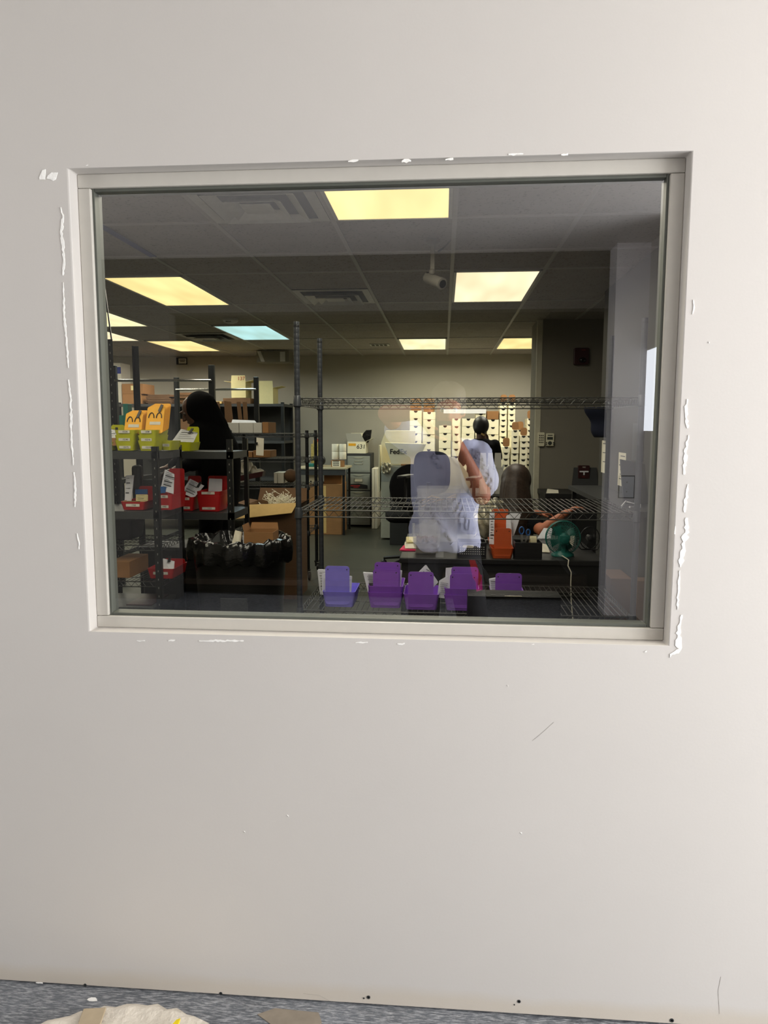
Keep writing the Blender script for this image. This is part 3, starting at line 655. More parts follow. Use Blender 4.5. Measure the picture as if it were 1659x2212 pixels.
# black pen box with scissors and a roll of tape
bx0, bx1 = pxx(1112, 3.9), pxx(1171, 3.9)
t = thing('desk_organiser', 'black desk organiser box holding scissors and tape beside the orange bins', 'organiser', ((bx0+bx1)/2, 3.96-DIST, DZ))
open_box(MB(), bx0, bx1, 3.9-DIST, 4.02-DIST, DZ, DZ+.088).build('body', 'black_plastic', t, bevel=.002)
mb = MB()
for k in range(6): mb.b2((bx0+.006+k*.006, 3.8995-DIST, DZ-.012), (bx0+.009+k*.006, 3.9-DIST, DZ-.004))
c = at(1128, 1150, 3.95)
t = thing('scissors', 'scissors with blue handles standing in the black organiser', 'scissors', (c.x, c.y, DZ+.03))
for sx, px, rr, q in ((-1, 1127, .0155, 1146), (1, 1141, .0125, 1150)):
    h = at(px, q, 3.95); ring = [(h.x+math.cos(a)*rr*.8, h.y, h.z+math.sin(a)*rr*1.25) for a in [2*PI*i/16 for i in range(17)]]
    MB().tube(ring, .0038, 8, False).build('handle', 'blue_plastic', t, smooth=60)
    MB().prism([(h.x-.006, h.y, h.z-rr*1.2), (h.x+.006, h.y, h.z-rr*1.2), (c.x+.004-sx*.006, h.y, DZ+.02), (c.x-.006-sx*.004, h.y, DZ+.02)], (0, .002*sx, 0)).build('blade', 'steel', t)
MB().lathe([(.006, -.003), (.006, .003)], (at(1130, 1171, 3.95).x, c.y, at(1130, 1171, 3.95).z), 10, axis='y').build('pivot', 'steel', t)
c = at(1151, 1170, 3.96)
t = thing('tape_roll', 'roll of masking tape standing in the black organiser', 'tape', (c.x, c.y, c.z-.03))
MB().lathe([(.017, -.017), (.031, -.017), (.031, .017), (.017, .017), (.017, -.017)], c, 24, cap=False, axis='x').build('tape', 'masking', t, smooth=40)
MB().lathe([(.0155, -.016), (.0169, -.016), (.0169, .016), (.0155, .016), (.0155, -.016)], c, 24, cap=False, axis='x').build('core', 'kraft', t)
# teal desk fan seen from behind, with its pale cord
fc = at(1216, 1166, 4.02); FR = 36.5*sc(4.02)
fc.z = DZ+FR+.006
t = thing('desk_fan', 'teal desk fan seen from behind on the desk', 'fan', (fc.x, fc.y, DZ))
MB().lathe([(.062, .0015), (.06, .012), (.03, .03), (.02, .05), (.016, .085)], (fc.x, fc.y, DZ), 24).build('base', 'teal', t, smooth=50)
mb = MB()
for rr, yy in ((FR, .0), (FR*.99, -.012), (FR, .012)): mb.tube([(fc.x+math.cos(a)*rr, fc.y+yy, fc.z+math.sin(a)*rr) for a in [2*PI*i/40 for i in range(41)]], .0026, 6, False)
for k in range(64):
    a = 2*PI*k/64; pts = []
    for u in (0, .25, .5, .75, 1): r_ = .028+(FR-.028)*u; pts.append((fc.x+math.cos(a)*r_, fc.y-.036*(1-u**2)-.004, fc.z+math.sin(a)*r_))
    mb.tube(pts, .0011, 4, False)
mb.tube([(fc.x+math.cos(a)*FR*.72, fc.y-.022, fc.z+math.sin(a)*FR*.72) for a in [2*PI*i/40 for i in range(41)]], .0014, 5, False)
mb.build('rear_grille', 'teal', t, smooth=60)
mb = MB()
for k in range(44):
    a = 2*PI*k/44; mb.tube([(fc.x+math.cos(a)*.03, fc.y+.04, fc.z+math.sin(a)*.03), (fc.x+math.cos(a)*FR*.7, fc.y+.032, fc.z+math.sin(a)*FR*.7), (fc.x+math.cos(a)*FR, fc.y+.012, fc.z+math.sin(a)*FR)], .0011, 4, False)
mb.build('front_grille', 'teal', t)
mb = MB()
for k in range(4):
    a = PI/2*k+.4
    mb.prism([(fc.x+.012*math.cos(a), fc.y+.004, fc.z+.012*math.sin(a)), (fc.x+FR*.75*math.cos(a-.2), fc.y-.004, fc.z+FR*.75*math.sin(a-.2)), (fc.x+FR*.85*math.cos(a+.4), fc.y+.014, fc.z+FR*.85*math.sin(a+.4)), (fc.x+.02*math.cos(a+1.2), fc.y+.012, fc.z+.02*math.sin(a+1.2))], (0, .0015, 0))
mb.build('blades', 'teal', t)
mb = MB(); mb.lathe([(.005, -.075), (.026, -.07), (.03, -.04), (.03, -.01)], fc, 20, axis='y'); mb.box((fc.x, fc.y-.058, fc.z+.012), (.052, .03, .02)); mb.box((fc.x, fc.y-.05, fc.z-.016), (.044, .03, .03)); mb.box((fc.x, fc.y-.03, fc.z-.05), (.024, .02, .06))
mb.build('motor_housing', 'teal', t, bevel=.004)
b = at(1213, 1201, 3.96)
cord = [(b.x, b.y-.02, DZ+.012), (b.x+.015, DY0+.01, DZ+.008), (b.x+.022, DY0-.010, DZ+.004), tuple(at(1227, 1222, 3.85)), tuple(at(1234, 1236, 3.85)), tuple(at(1233, 1260, 3.85)), tuple(at(1234, 1300, 3.85)), tuple(at(1238, 1345, 3.85)), tuple(at(1236, 1400, 3.85))]
MB().tube(cord, .0032, 7).build('power_cord', 'paper_warm', t, smooth=60)
# small black fan
fc = at(1273, 1186, 4.2); FR = 24*sc(4.2)
fc.z = DZ+FR+.008
t = thing('desk_fan', 'small black desk fan tilted beside the teal one', 'fan', (fc.x, fc.y, DZ))
mb = MB(); mb.tube([(fc.x+math.cos(a)*FR*.9, fc.y+math.cos(a)*.02, fc.z+math.sin(a)*FR) for a in [2*PI*i/32 for i in range(33)]], .003, 6, False)
for k in range(36):
    a = 2*PI*k/36; mb.tube([(fc.x+math.cos(a)*.014, fc.y-.03, fc.z+math.sin(a)*.014), (fc.x+math.cos(a)*FR*.6, fc.y-.024, fc.z+math.sin(a)*FR*.6), (fc.x+math.cos(a)*FR*.9, fc.y+math.cos(a)*.02, fc.z+math.sin(a)*FR)], .001, 4, False)
mb.build('grille', 'black_wire', t)
MB().lathe([(.004, -.035), (.018, -.03), (.018, .03)], fc, 16, axis='y').build('motor', 'black_plastic', t, smooth=40)
MB().tube([(fc.x-FR-.004, fc.y+.01, fc.z), (fc.x-FR-.006, fc.y+.01, fc.z-.04), (fc.x-.045, fc.y, DZ+.006), (fc.x+.045, fc.y, DZ+.006), (fc.x+FR+.002, fc.y+.01, fc.z-.03), (fc.x+FR, fc.y+.01, fc.z)], .004, 8).build('stand', 'black_plastic', t, smooth=60)
sheets('crumpled white sheet on the desk left of the teal fan', [(.50, 4.12-DIST, DZ+.004), (.60, 4.08-DIST, DZ+.006), (.60, 4.2-DIST, DZ+.03), (.51, 4.22-DIST, DZ+.05)], .003, 'paper_warm', seed=20)
sheets('white sheet propped between the teal and the black fan', [(.70, 4.30-DIST, DZ+.006), (.765, 4.29-DIST, DZ+.006), (.78, 4.33-DIST, DZ+.07), (.72, 4.33-DIST, DZ+.06)], .003, 'paper_warm', seed=21)
sheets('two white slips on the desk above the teal fan', [(.60, 4.6-DIST, DZ+.006), (.68, 4.6-DIST, DZ+.006), (.70, 4.68-DIST, DZ+.06), (.65, 4.68-DIST, DZ+.06)], .004, 'paper', seed=22)
tag(MB().ball(at(1184, 1197, 4.15)+V((0, 0, 0)), .02, 14, 10).build('ball', 'pink', smooth=60, org=(pxx(1184, 4.15), 4.15-DIST, DZ)), 'small red ball half hidden under the teal fan', 'ball')
# pink folder and papers at the left end
a = at(864, 1188, 4.12)
t = thing('folder', 'bright pink folder under the papers at the left end of the desk', 'folder', (a.x+.04, a.y, DZ))
MB().prism([(a.x, a.y-.03, DZ+.001), (a.x+.1, a.y-.03, DZ+.001), (a.x+.11, a.y+.13, DZ+.001), (a.x+.015, a.y+.13, DZ+.001)], (0, 0, .007)).build('cover', 'pink', t)
sheets('cream notes lying on the pink folder', [(a.x+.03, a.y-.01, DZ+.011), (a.x+.1, a.y-.01, DZ+.011), (a.x+.1, a.y+.1, DZ+.035), (a.x+.02, a.y+.1, DZ+.03)], .008, 'paper_warm', prints=4, seed=23, name='notes', cat='papers')
sheets('pink-edged notepad leaning on the cream notes', [(a.x+.035, a.y+.06, DZ+.037), (a.x+.105, a.y+.06, DZ+.037), (a.x+.105, a.y+.12, DZ+.06), (a.x+.03, a.y+.12, DZ+.058)], .006, 'carton_cream', seed=24, name='notepad', cat='papers')
# clear scoop bin with brown contents
cx = pxx(921, 4.0); y0 = 4.0-DIST; s = sc(4.0)
t = thing('clear_bin', 'clear plastic picking bin filled with brown goods on the desk', 'bin', (cx, y0+.08, DZ))
tray(MB(), cx, y0, DZ+.001, 60*s, .17, .09, r=.02).build('tray', 'clear', t, smooth=40)
MB().prism(rrect(cx-.076, cx+.076, DZ+.03, DZ+.165, .03, y0+.004), (0, .003, 0)).build('tab', 'clear', t)
MB().prism(rrect(cx-.03, cx+.062, DZ+.1, DZ+.20, .04, y0+.02), (0, .003, 0)).build('second_tab', 'clear', t)
mb = MB(); R = random.Random(5)
mb.grid(lambda u, v: V((cx-.06+.12*u, y0+.015+.14*v, DZ+.07+.016*math.sin(u*23+v*9)*math.sin(v*17+u*5))), 14, 14); mb.b2((cx-.058, y0+.016, DZ+.006), (cx+.058, y0+.15, DZ+.055))
mb.build('brown_goods', 'brown_fill', t, smooth=60)
# perforated basket
bx0, bx1 = pxx(988, 3.92), pxx(1050, 3.92); y0 = 3.90-DIST
t = thing('basket', 'black perforated basket with a pale handle slot on the desk', 'basket', ((bx0+bx1)/2, y0+.06, DZ))
open_box(MB(), bx0, bx1, y0, y0+.13, DZ, DZ+.085).build('body', 'black_plastic', t, bevel=.003)
mb = MB()
for i in range(12):
    for j in range(4):
        xx, zz = bx0+.012+i*.0115, DZ+.02+j*.0125
        if zz > DZ+.05 and bx0+.03 < xx < bx0+.085: continue
        mb.b2((xx, y0-.0006, zz), (xx+.005, y0, zz+.004))
mb.build('perforations', 'label_white', t)
MB().prism(rrect(bx0+.028, bx0+.088, DZ+.055, DZ+.07, .007, y0-.0008), (0, .0008, 0)).build('handle_slot', 'paper_warm', t)
# tall clear tote at the back of the desk
x0, x1, y0 = -.16, .11, 4.42-DIST
t = thing('clear_tote', 'tall clear plastic tote with thin yellow cords at the back of the desk', 'tote', ((x0+x1)/2, y0+.1, DZ))
tray(MB(), (x0+x1)/2, y0, DZ+.001, x1-x0, .22, .33, .02, .03).build('shell', 'clear', t, smooth=40)
mb = MB()
for k in range(3): mb.tube([(x0+.03, y0+.04+.03*k, DZ+.25-.02*k), (x0+.09, y0+.06, DZ+.28-.02*k), (x0+.17, y0+.08, DZ+.26), (x1-.03, y0+.06, DZ+.29-.015*k)], .0025, 6)
mb.build('cords', 'kraft_light', t, smooth=60)
MB().ball((x0+.09, y0+.12, DZ+.17), (.05, .06, .08)).ball((x0+.19, y0+.12, DZ+.13), (.05, .06, .07)).build('dark_bundle', 'charcoal_cloth', t, smooth=60)
# foil bag behind the orange bins
mb = MB(); c = V((.20, 4.55-DIST, DZ)); mb.grid(lambda u, v: V((c.x+.17*u+.01*math.sin(9*v), c.y+.07*math.sin(PI*u)*math.sin(PI*v)*-1+.02*math.sin(14*u+9*v), c.z+.016+.24*v+.012*math.sin(11*u))), 18, 18)
tag(mb.build('foil_bag', 'foil', org=c, smooth=60, solid=.003), 'crinkled silver foil bag behind the orange bins', 'bag')
# ================================================================== racks on the left
AY0, AY1, AX0, AX1 = 4.05-DIST, 4.45-DIST, -2.45, -1.632
RA = [1.262, .915, .50]
slot_unit('near black steel rack at the left holding yellow and red bins', AX0, AX1, AY0, AY1, [1.29, 1.29, 1.29, 1.29], [RA[0], RA[1]], [.715, RA[2]])
BX0, BX1, BY0, BY1 = -2.12, -1.335, 4.52-DIST, 4.92-DIST
RB = [1.245, .855]
slot_unit('second black steel rack behind the near one, with a taller left post', BX0, BX1, BY0, BY1, [1.95, 1.325, 1.325, 1.95], RB)
G1 = 'lime yellow picking bins on the left racks'
def frontbin(label, px0, px1, D, z, m, grp, h, nested, tabtop, labels, d=.2, tabw=.8, z_=None):
    s = sc(D); w = (px1-px0)*s; cx = pxx((px0+px1)/2, D); zt = at((px0+px1)/2, tabtop, D+d).z
    n = max(1, len(labels)); tot = h+.03*nested
    lb = [(0, .02+(tot-.03)*(i/(max(1, n-1)) if n > 1 else .45), w*.55, x) for i, x in enumerate(labels)]
    return stack_bin(label, cx, D-DIST, z+.001, w, d, h, m, grp, (w*tabw, zt-z-(.03 if nested == 1 else 0)), False, nested, lb, False, .04), cx, w
frontbin('yellow picking bin cut by the window frame, leftmost on the top shelf', 214, 254, 4.12, RA[0], 'lime', G1, .05, 0, 918, ['15230'])
frontbin('stacked lime bins with three labels and orange cards, left of the tallest card stack', 255, 302, 4.12, RA[0], 'lime', G1, .06, 2, 896, ['15175', '15240', '15236'])
frontbin('stacked lime bins with three labels under the tallest orange card stack', 304, 347, 4.10, RA[0], 'lime', G1, .06, 2, 884, ['15218', '15216', '1538'])
frontbin('lime bin with one label half hidden behind the second steel post', 352, 380, 4.2, RA[0], 'lime', G1, .055, 0, 955, ['1521'], d=.16)
frontbin('single green-yellow bin with a clipped form, on the rack behind', 385, 420, 4.58, RB[0], 'lime', G1, .055, 0, 922, [])
# amber cards
def cards(label, px, yb, D, w, h, n, seed, lean=.35):
    s = sc(D); b = at(px, yb, D); t = thing('card_stack', label, 'cards', b)
    mb = MB()
    for k in range(n):
        o = V((k*.0035, k*.010, k*.004)); poly = rrect(b.x-w/2, b.x+w/2, b.z, b.z+h, .012, b.y); poly = [V((p.x, p.y+(p.z-b.z)*lean, p.z))+o for p in poly]; mb.prism(poly, (0, .002, 0))
    mb.build('cards', 'amber', t)
    mb = MB()
    for sx in (-.22, .22):
        c = V((b.x+sx*w, b.y, b.z+h*.58)); mb.tube([V((c.x+math.cos(a)*.016, c.y+(c.z+math.sin(a)*.03-b.z)*lean-.003, c.z+math.sin(a)*.03)) for a in [PI*i/10 for i in range(11)]], .0028, 6)
    mb.build('printed_arches', 'ink', t)
    lb = MB(); z0 = b.z+h*.32; lb.prism([V((b.x-.03, b.y+(z0-b.z)*lean-.002, z0)), V((b.x+.035, b.y+(z0-b.z)*lean-.002, z0)), V((b.x+.035, b.y+(z0+.018-b.z)*lean-.002, z0+.018)), V((b.x-.03, b.y+(z0+.018-b.z)*lean-.002, z0+.018))], (0, .001, 0)); lb.build('label', 'label_white', t)
    c = V((b.x+w*.28, b.y+h*.95*lean-.006, b.z+h*.95)); MB().box(c, (.014, .008, .045), 0, -.3, .35).build('clip', 'black_plastic', t)
    return t
cards('orange cards with printed arches standing in the stacked bins on the left', 286, 938, 4.17, .105, .125, 5, 1)
cards('tallest stack of orange cards with printed arches, third bin from the left', 332, 936, 4.15, .105, .155, 6, 2)
sheets('white form clipped in the leftmost yellow bin', [wp(228,950,4.16), wp(258,948,4.16), wp(262,930,4.22), wp(228,926,4.22)], .006, prints=4, seed=31, clip=(.85, .8))
sheets('brown paper slip in the leftmost yellow bin', [wp(228,962,4.13), wp(252,962,4.13), wp(252,946,4.14), wp(228,946,4.14)], .006, m='kraft', seed=30)
sheets('creased white form clipped on the green-yellow bin', [wp(372,953,4.62), wp(418,955,4.62), wp(427,935,4.66), wp(391,927,4.66)], .004, prints=5, seed=32, clip=(.55, .92))
# teal box files behind
for lab, a, b, yt in (('teal plastic file box behind the leftmost bins, shorter one', 259, 268, 897), ('teal plastic file box behind the leftmost bins, taller one', 268, 279, 872)):
    clean(solid('file_box', lab, 'file box', a, b, yt, 950, 4.36, .06, 'teal', z0=RA[0]+.001))
# red bins
G2 = 'red picking bins on the left racks'
frontbin('red picking bin with one label and mixed cards, leftmost on the shelf', 262, 319, 4.10, RA[1], 'red_plastic', G2, .05, 0, 1050, ['1358'], d=.24)
frontbin('red picking bin between the two front steel posts', 332, 378, 4.12, RA[1], 'red_plastic', G2, .09, 0, 1012, ['1440', '1403'], d=.24)
frontbin('red picking bin with a tilted form on its tab, right of the second steel post', 383, 422, 4.6, RB[1], 'red_plastic', G2, .09, 0, 1028, ['1482', '1240'], d=.2)
frontbin('two stacked red bins with an upright white sheet, rightmost', 426, 480, 4.58, RB[1], 'red_plastic', G2, .1, 1, 1028, ['1323', '1329'], d=.2, tabw=.86)
sheets('white papers standing at the left in the leftmost red bin', [wp(269,1082,4.18), wp(283,1082,4.18), wp(288,1027,4.2), wp(272,1027,4.2)], .01, prints=4, seed=33)
sheets('green card lying across the leftmost red bin', [wp(263,1092,4.13), wp(302,1092,4.13), wp(302,1083,4.13), wp(263,1083,4.13)], .004, m='green_card', seed=34)
sheets('blue edged booklet in the leftmost red bin', [wp(292,1068,4.24), wp(318,1068,4.24), wp(318,1058,4.24), wp(292,1058,4.24)], .01, m='blue_plastic', name='booklet', cat='booklet', seed=35)
sheets('cream booklet in front of the blue one in the leftmost red bin', [wp(294,1088,4.18), wp(318,1087,4.18), wp(318,1069,4.2), wp(294,1069,4.2)], .01, m='carton_cream', name='booklet', cat='booklet', prints=4, seed=36)
sheets('white shipping forms leaning in the red bin between the posts', [wp(346,1058,4.2), wp(374,1066,4.2), wp(376,1024,4.3), wp(356,1014,4.3)], .008, prints=9, seed=37)
sheets('blue plastic packet in the red bin between the posts', [wp(340,1066,4.16), wp(356,1064,4.16), wp(358,1052,4.16), wp(338,1050,4.16)], .012, m='blue_plastic', name='packet', cat='packet', seed=38)
sheets('tilted shipping form clipped in the red bin right of the second post', [wp(392,1064,4.66), wp(418,1076,4.66), wp(441,1049,4.72), wp(411,1034,4.72)], .006, prints=10, seed=39, clip=(.85, .95))
sheets('upright white sheet with a big printed number in the rightmost red bin', [wp(450,1072,4.70), wp(478,1072,4.70), wp(479,1035,4.76), wp(452,1034,4.76)], .006, seed=40)
sheets('torn white slip beside the rightmost red bin', [wp(489,1088,4.86), wp(496,1087,4.86), wp(497,1077,4.86), wp(489,1072,4.86)], .003, seed=41)
frontbin('red picking bin on the lowest shelf at the left', 314, 376, 4.11, RA[2]+.006, 'red_plastic', G2, .06, 0, 1206, ['1310'], d=.24)
sheets('white sheet with a dark clip in the lowest red bin', [wp(346,1246,4.2), wp(374,1240,4.2), wp(376,1212,4.28), wp(352,1206,4.28)], .006, seed=42, clip=(.6, .9))
clean(solid('carton', 'brown carton on the lowest shelf at far left', 'box', 236, 281, 1213, 1258, 4.12, .28, 'kraft', z0=RA[2]+.006))
clean(solid('carton', 'flat red-brown carton on the black tote below the lowest shelf at far left', 'box', 275, 330, 1308, 1380, 4.12, .28, 'red_dark', z0=.345))
clean(solid('bottle_jug', 'dark jug standing on the red bin shelf behind the leftmost red bin', 'jug', 283, 304, 1005, 1050, 4.36, .06, 'black_plastic', z0=RA[1]+.001, bevel=.02))
for lab, x0, x1, d0, dd, z0, h in (('black tote added as darkness on the floor under the near rack', -2.3, -1.69, 4.08, .34, .001, .34), ('black tote added as darkness on the floor under the second rack', -1.98, -1.39, 4.56, .32, .001, .62),  # the two floor totes are added to darken the space under the racks
     ('dark blue-grey tote on the mesh shelf under the red bins of the near rack', -2.2, -1.86, 4.2, .22, .721, .14)):
    t = thing('dark_tote', lab, 'tote', ((x0+x1)/2, d0-DIST+dd/2, z0)); tray(MB(), (x0+x1)/2, d0-DIST, z0+.001, x1-x0, dd, h-.02, .02, .03).build('tub', 'black_plastic', t, smooth=40)
    MB().rings([rr_ring(x0-.01, x1+.01, d0-DIST-.01, d0-DIST+dd+.01, .03, z) for z in (z0+h-.018, z0+h)]).build('lid', 'dark_grey', t, bevel=.003)
# ceiling cord down to the tall post
tag(MB().tube([at(223, 598, 4.985), at(231, 660, 4.8), (BX0+.02, BY0+.02, 1.951)], .005, 6).build('ceiling_cable', 'black_plastic', org=(BX0+.02, BY0+.02, 1.95)), 'thin dark cord dropping from the ceiling to the tall left post', 'cable')
# ================================================================== tall open rack with chrome rods
RX0, RX1, RY0, RY1, RT = -2.86, -1.99, 6.2-DIST, 7.7-DIST, 1.93
t = thing('rod_rack', 'tall black rack with two chrome rods behind the hooded person', 'rack', ((RX0+RX1)/2, (RY0+RY1)/2, 0))
for x, y in ((RX0, RY0), (RX1, RY0), (RX1, RY1), (RX0, RY1)):
    p = MB().b2((x-.025, y-.02, 0), (x+.025, y+.02, RT)).build('upright', 'black_steel', t, bevel=.003)
    MB().lathe([(.007, -.004), (.007, .004)], (x, y-.022, 1.80), 8, axis='y').build('bolt', 'steel', p)
for y in (RY0, RY1): MB().cyl((RX0, y-.024, 1.80), (RX1, y-.024, 1.80), .011, n=12).build('rod', 'chrome', t, smooth=60)
for z in (.25, .9):
    MB().b2((RX0, RY0+.02, z), (RX0+.02, RY1-.02, z+.04)).b2((RX1-.02, RY0+.02, z), (RX1, RY1-.02, z+.04)).build('side_rail', 'black_steel', t)
# ================================================================== wire cart behind (unit with casters)
CX0, CX1, CY0, CY1 = -1.93, -1.225, 6.5-DIST, 6.95-DIST
CL = [1.342, 1.118, .872, .45]
wire_unit('black wire cart on casters stacked with cartons, left of the grey shelf post', CX0, CX1, CY0, CY1, 1.36, CL, 'black_steel', 'black_wire', .016, casters=True, zfoot=.1, per=.06, name='wire_cart', cat='cart')
def on(z): return z+.006
for lab, a, b, yt, m in (('pale grey carton on the top of the wire cart, left one of the pair', 487, 516, 913, 'carton_grey'), ('pale grey carton on the top of the wire cart, right one of the pair', 517, 547, 913, 'carton_grey'), ('grey carton with a label at the end of the pale pair on the cart', 547.5, 566, 913, 'carton_grey'), ('small kraft carton at the right end of the row on the wire cart', 567, 580, 912, 'kraft')):
    o = solid('carton', lab, 'box', a, b, yt, 937, 6.53, .3, m, z0=on(CL[0])); clean(o)
for lab, pts in (('brown cardboard strip standing at the left behind the pale cartons', [(468,912),(480,912),(474,868),(462,868)]), ('wide brown cardboard strip standing behind the left pale carton', [(487,912),(506,912),(499,868),(484,866)]),
                 ('narrow brown cardboard strip standing behind the right pale carton', [(517,912),(526,912),(519,868),(511,868)]), ('brown cardboard strip rightmost of the four behind the pale cartons', [(527,912),(537,912),(533,868),(524,868)])):
    w = [at(x, y, 6.9) for x, y in pts]; w[0].z = w[1].z = on(CL[0]); c = (w[0]+w[1])/2
    tag(MB().prism(w, (0, .005, 0)).build('cardboard_strip', 'kraft_dark', org=c), lab, 'cardboard')
sheets('crumpled white packing film spilling over the pale cartons', [wp(500,913,6.7), wp(556,915,6.7), wp(550,908,6.75), wp(502,906,6.75)], .012, m='paper', name='packing_film', cat='film', seed=50)
for lab, a, b, yt, m in (('kraft carton on the second shelf of the wire cart, left', 514, 545, 976, 'kraft'), ('kraft carton with a taped lid on the second shelf of the wire cart, right', 547, 584, 973, 'kraft')):
    clean(solid('carton', lab, 'box', a, b, yt, 992, 6.6, .25, m, z0=on(CL[1])))
t = thing('hanging_tag', 'white card hanging by a binder clip from the top of the wire cart', 'card', at(561, 985, 6.46))
MB().prism([at(x, y, 6.46) for x, y in ((553,983),(569,984.5),(570,947),(554,945))], (0, .004, 0)).build('card', 'paper_warm', t)
MB().box(at(554, 958, 6.455), (.02, .01, .022)).build('clip', 'black_plastic', t)
MB().cyl(at(561, 946, 6.463), at(561, 936, 6.463), .002, n=6).build('string', 'black_plastic', t)
for lab, pts, m, th in (('red tray tilted on the third shelf of the wire cart', [(492,1047),(566,1031),(568,1020),(492,1034)], 'red_dark', .03),):
    w = [at(x, y, 6.58 if 'tray' in lab else 6.66) for x, y in pts]; d = CL[2]+.006-min(p.z for p in w); w = [p+V((0, 0, max(d, 0) if 'tray' in lab else d+.03)) for p in w]
    tag(MB().prism(w, (0, .1, 0)).build('tray' if 'tray' in lab else 'folder', m, org=(w[0].x+.15, w[0].y, min(p.z for p in w))), lab, 'tray' if 'tray' in lab else 'folder')
c = at(531, 1016, 6.75); c.z = CL[2]+.16
t = thing('paper_roll', 'cream paper roll lying on its side on the third shelf of the wire cart', 'roll', (c.x, c.y, CL[2]+.09))
MB().lathe([(.02, -.04), (.062, -.04), (.066, -.03), (.066, .03), (.062, .04), (.02, .04), (.02, -.04)], c, 20, cap=False, axis='y').build('paper', 'paper_warm', t, smooth=50)
c = at(549, 1022, 6.75); 
tag(MB().ball((c.x, c.y, CL[2]+.12), (.03, .03, .05), rz=.3).ball((c.x+.05, c.y, CL[2]+.11), (.05, .03, .03)).build('crumpled_paper', 'paper_warm', org=(c.x, c.y, CL[2]+.07), smooth=60), 'crumpled white paper beside the cream roll on the wire cart', 'paper')
clean(solid('carton', 'open wire basket carton with white stripes on the third shelf, behind the black post', 'box', 506, 523, 1000, 1030, 6.75, .15, 'carton_grey', z0=on(CL[2])))
for lab, a, b in (('white binder standing on the third shelf of the wire cart, left of two', 592, 599), ('white binder standing on the third shelf of the wire cart, right of two', 600, 613)):
    clean(solid('binder', lab, 'binder', a, b, 1021, 1050, 6.7, .2, 'paper_warm', z0=on(CL[2])))
tag(MB().ball((at(628, 1044, 6.75).x, 6.75-DIST, CL[2]+.075), (.06, .07, .065)).build('cloth_heap', 'kraft_dark', org=(at(620, 1044, 6.75).x, 6.75-DIST, CL[2]+.006), smooth=60), 'brown lumpy bundle beside the white binders on the wire cart', 'bundle')
# black bin with liner in front of the racks
gc = V((-1.17, 4.10-DIST, 0)); GR = .275; GZ = .745
t = thing('waste_bin', 'large round black waste bin lined with a black bag, full of rubbish', 'bin', gc)
MB().lathe([(GR*.78, 0), (GR*.8, .02), (GR*.97, GZ-.02), (GR, GZ), (GR-.012, GZ), (GR*.78, .03), (.0, .03)], gc, 40).build('body', 'black_plastic', t, smooth=40)
R = random.Random(3); ph = [R.uniform(0, 6) for _ in range(5)]
def bagr(a): return .010*math.sin(9*a+ph[0])+.008*math.sin(17*a+ph[1])+.006*math.sin(29*a+ph[2])
rs = []; n = 96
for (r0, z0, k) in ((GR+.012, GZ-.10, 1.3), (GR+.02, GZ-.06, 1.1), (GR+.02, GZ-.02, .8), (GR+.012, GZ+.02, .6), (GR-.02, GZ+.025, .8), (GR-.05, GZ-.03, 1.2), (GR-.09, GZ-.08, 1.5), (GR*.3, GZ-.1, 1)):
    rs.append([V((gc.x+math.cos(2*PI*j/n)*(r0+k*bagr(2*PI*j/n)), gc.y+math.sin(2*PI*j/n)*(r0+k*bagr(2*PI*j/n)), z0+.8*k*bagr(2*PI*j/n+1.3))) for j in range(n)])
MB().rings(rs).build('liner_bag', 'black_bag', t, smooth=70)
p = V((gc.x+.03, gc.y-GR*.92, .40)); MB().box(p+V((0, -.004, 0)), (.15, .012, .13), 0, .1).build('label_panel', 'dark_grey', t, bevel=.002)
w0 = GZ-.05
t2 = open_carton('kraft_carton', 'torn brown carton sticking out of the waste bin', 527, 590, 1150, 1166, 4.05, .14, 'kraft', {'left': (75, .04), 'back': (70, .04)}, z0=w0); clean(t2)
sheets('crumpled white paper in the waste bin', [(gc.x-.05, gc.y-.02, w0+.01), (gc.x+.0, gc.y-.03, w0+.01), (gc.x+.01, gc.y, w0+.1), (gc.x-.03, gc.y, w0+.11)], .01, 'paper_warm', name='crumpled_paper', cat='paper', seed=60)
sheets('dark mesh wedge of card in the waste bin', [(gc.x-.17, gc.y-.1, w0+.02), (gc.x-.09, gc.y-.1, w0+.01), (gc.x-.1, gc.y-.08, w0+.11), (gc.x-.12, gc.y-.08, w0+.09)], .004, 'dark_grey', name='card_scrap', cat='card', seed=61)
# big open carton with paper strips
t = open_carton('open_carton', 'large open carton with a bright tan front flap and shredded paper inside', 535, 645, 1092, 1300, 5.75, .40, 'kraft_dark', {'left': (10, .08), 'back': (60, .12), 'right': (30, .1)}, z0=0)
x0, x1, y0, y1, z0, zt = ext(t)
MB().prism([(x0-.0, y0-.002, zt), (x1, y0-.002, zt+.02), (x1-.03, y0-.08, zt-.05), (x0-.05, y0-.12, zt-.10)], (0, .001, .004)).build('front_flap', 'kraft_light', t)
mb = MB(); R = random.Random(8)
for k in range(60):
    a = V((R.uniform(x0+.17, x1-.11), R.uniform(y0+.09, y0+.26), zt-.03+R.uniform(0, .03))); q = [a]
    for j in range(4): q.append(q[-1]+V((R.uniform(-.05, .05), R.uniform(-.02, .02), R.uniform(-.005, .04))))
    mb.tube(q, .004, 4)
mb.b2((x0+.012, y0+.012, .4), (x1-.012, y1-.012, zt-.03))
o = mb.build('shredded_paper', 'paper_warm', org=((x0+x1)/2, y0+.2, .4)); tag(o, 'heap of shredded white paper in the large open carton', 'shredded paper'); o['kind'] = 'stuff'
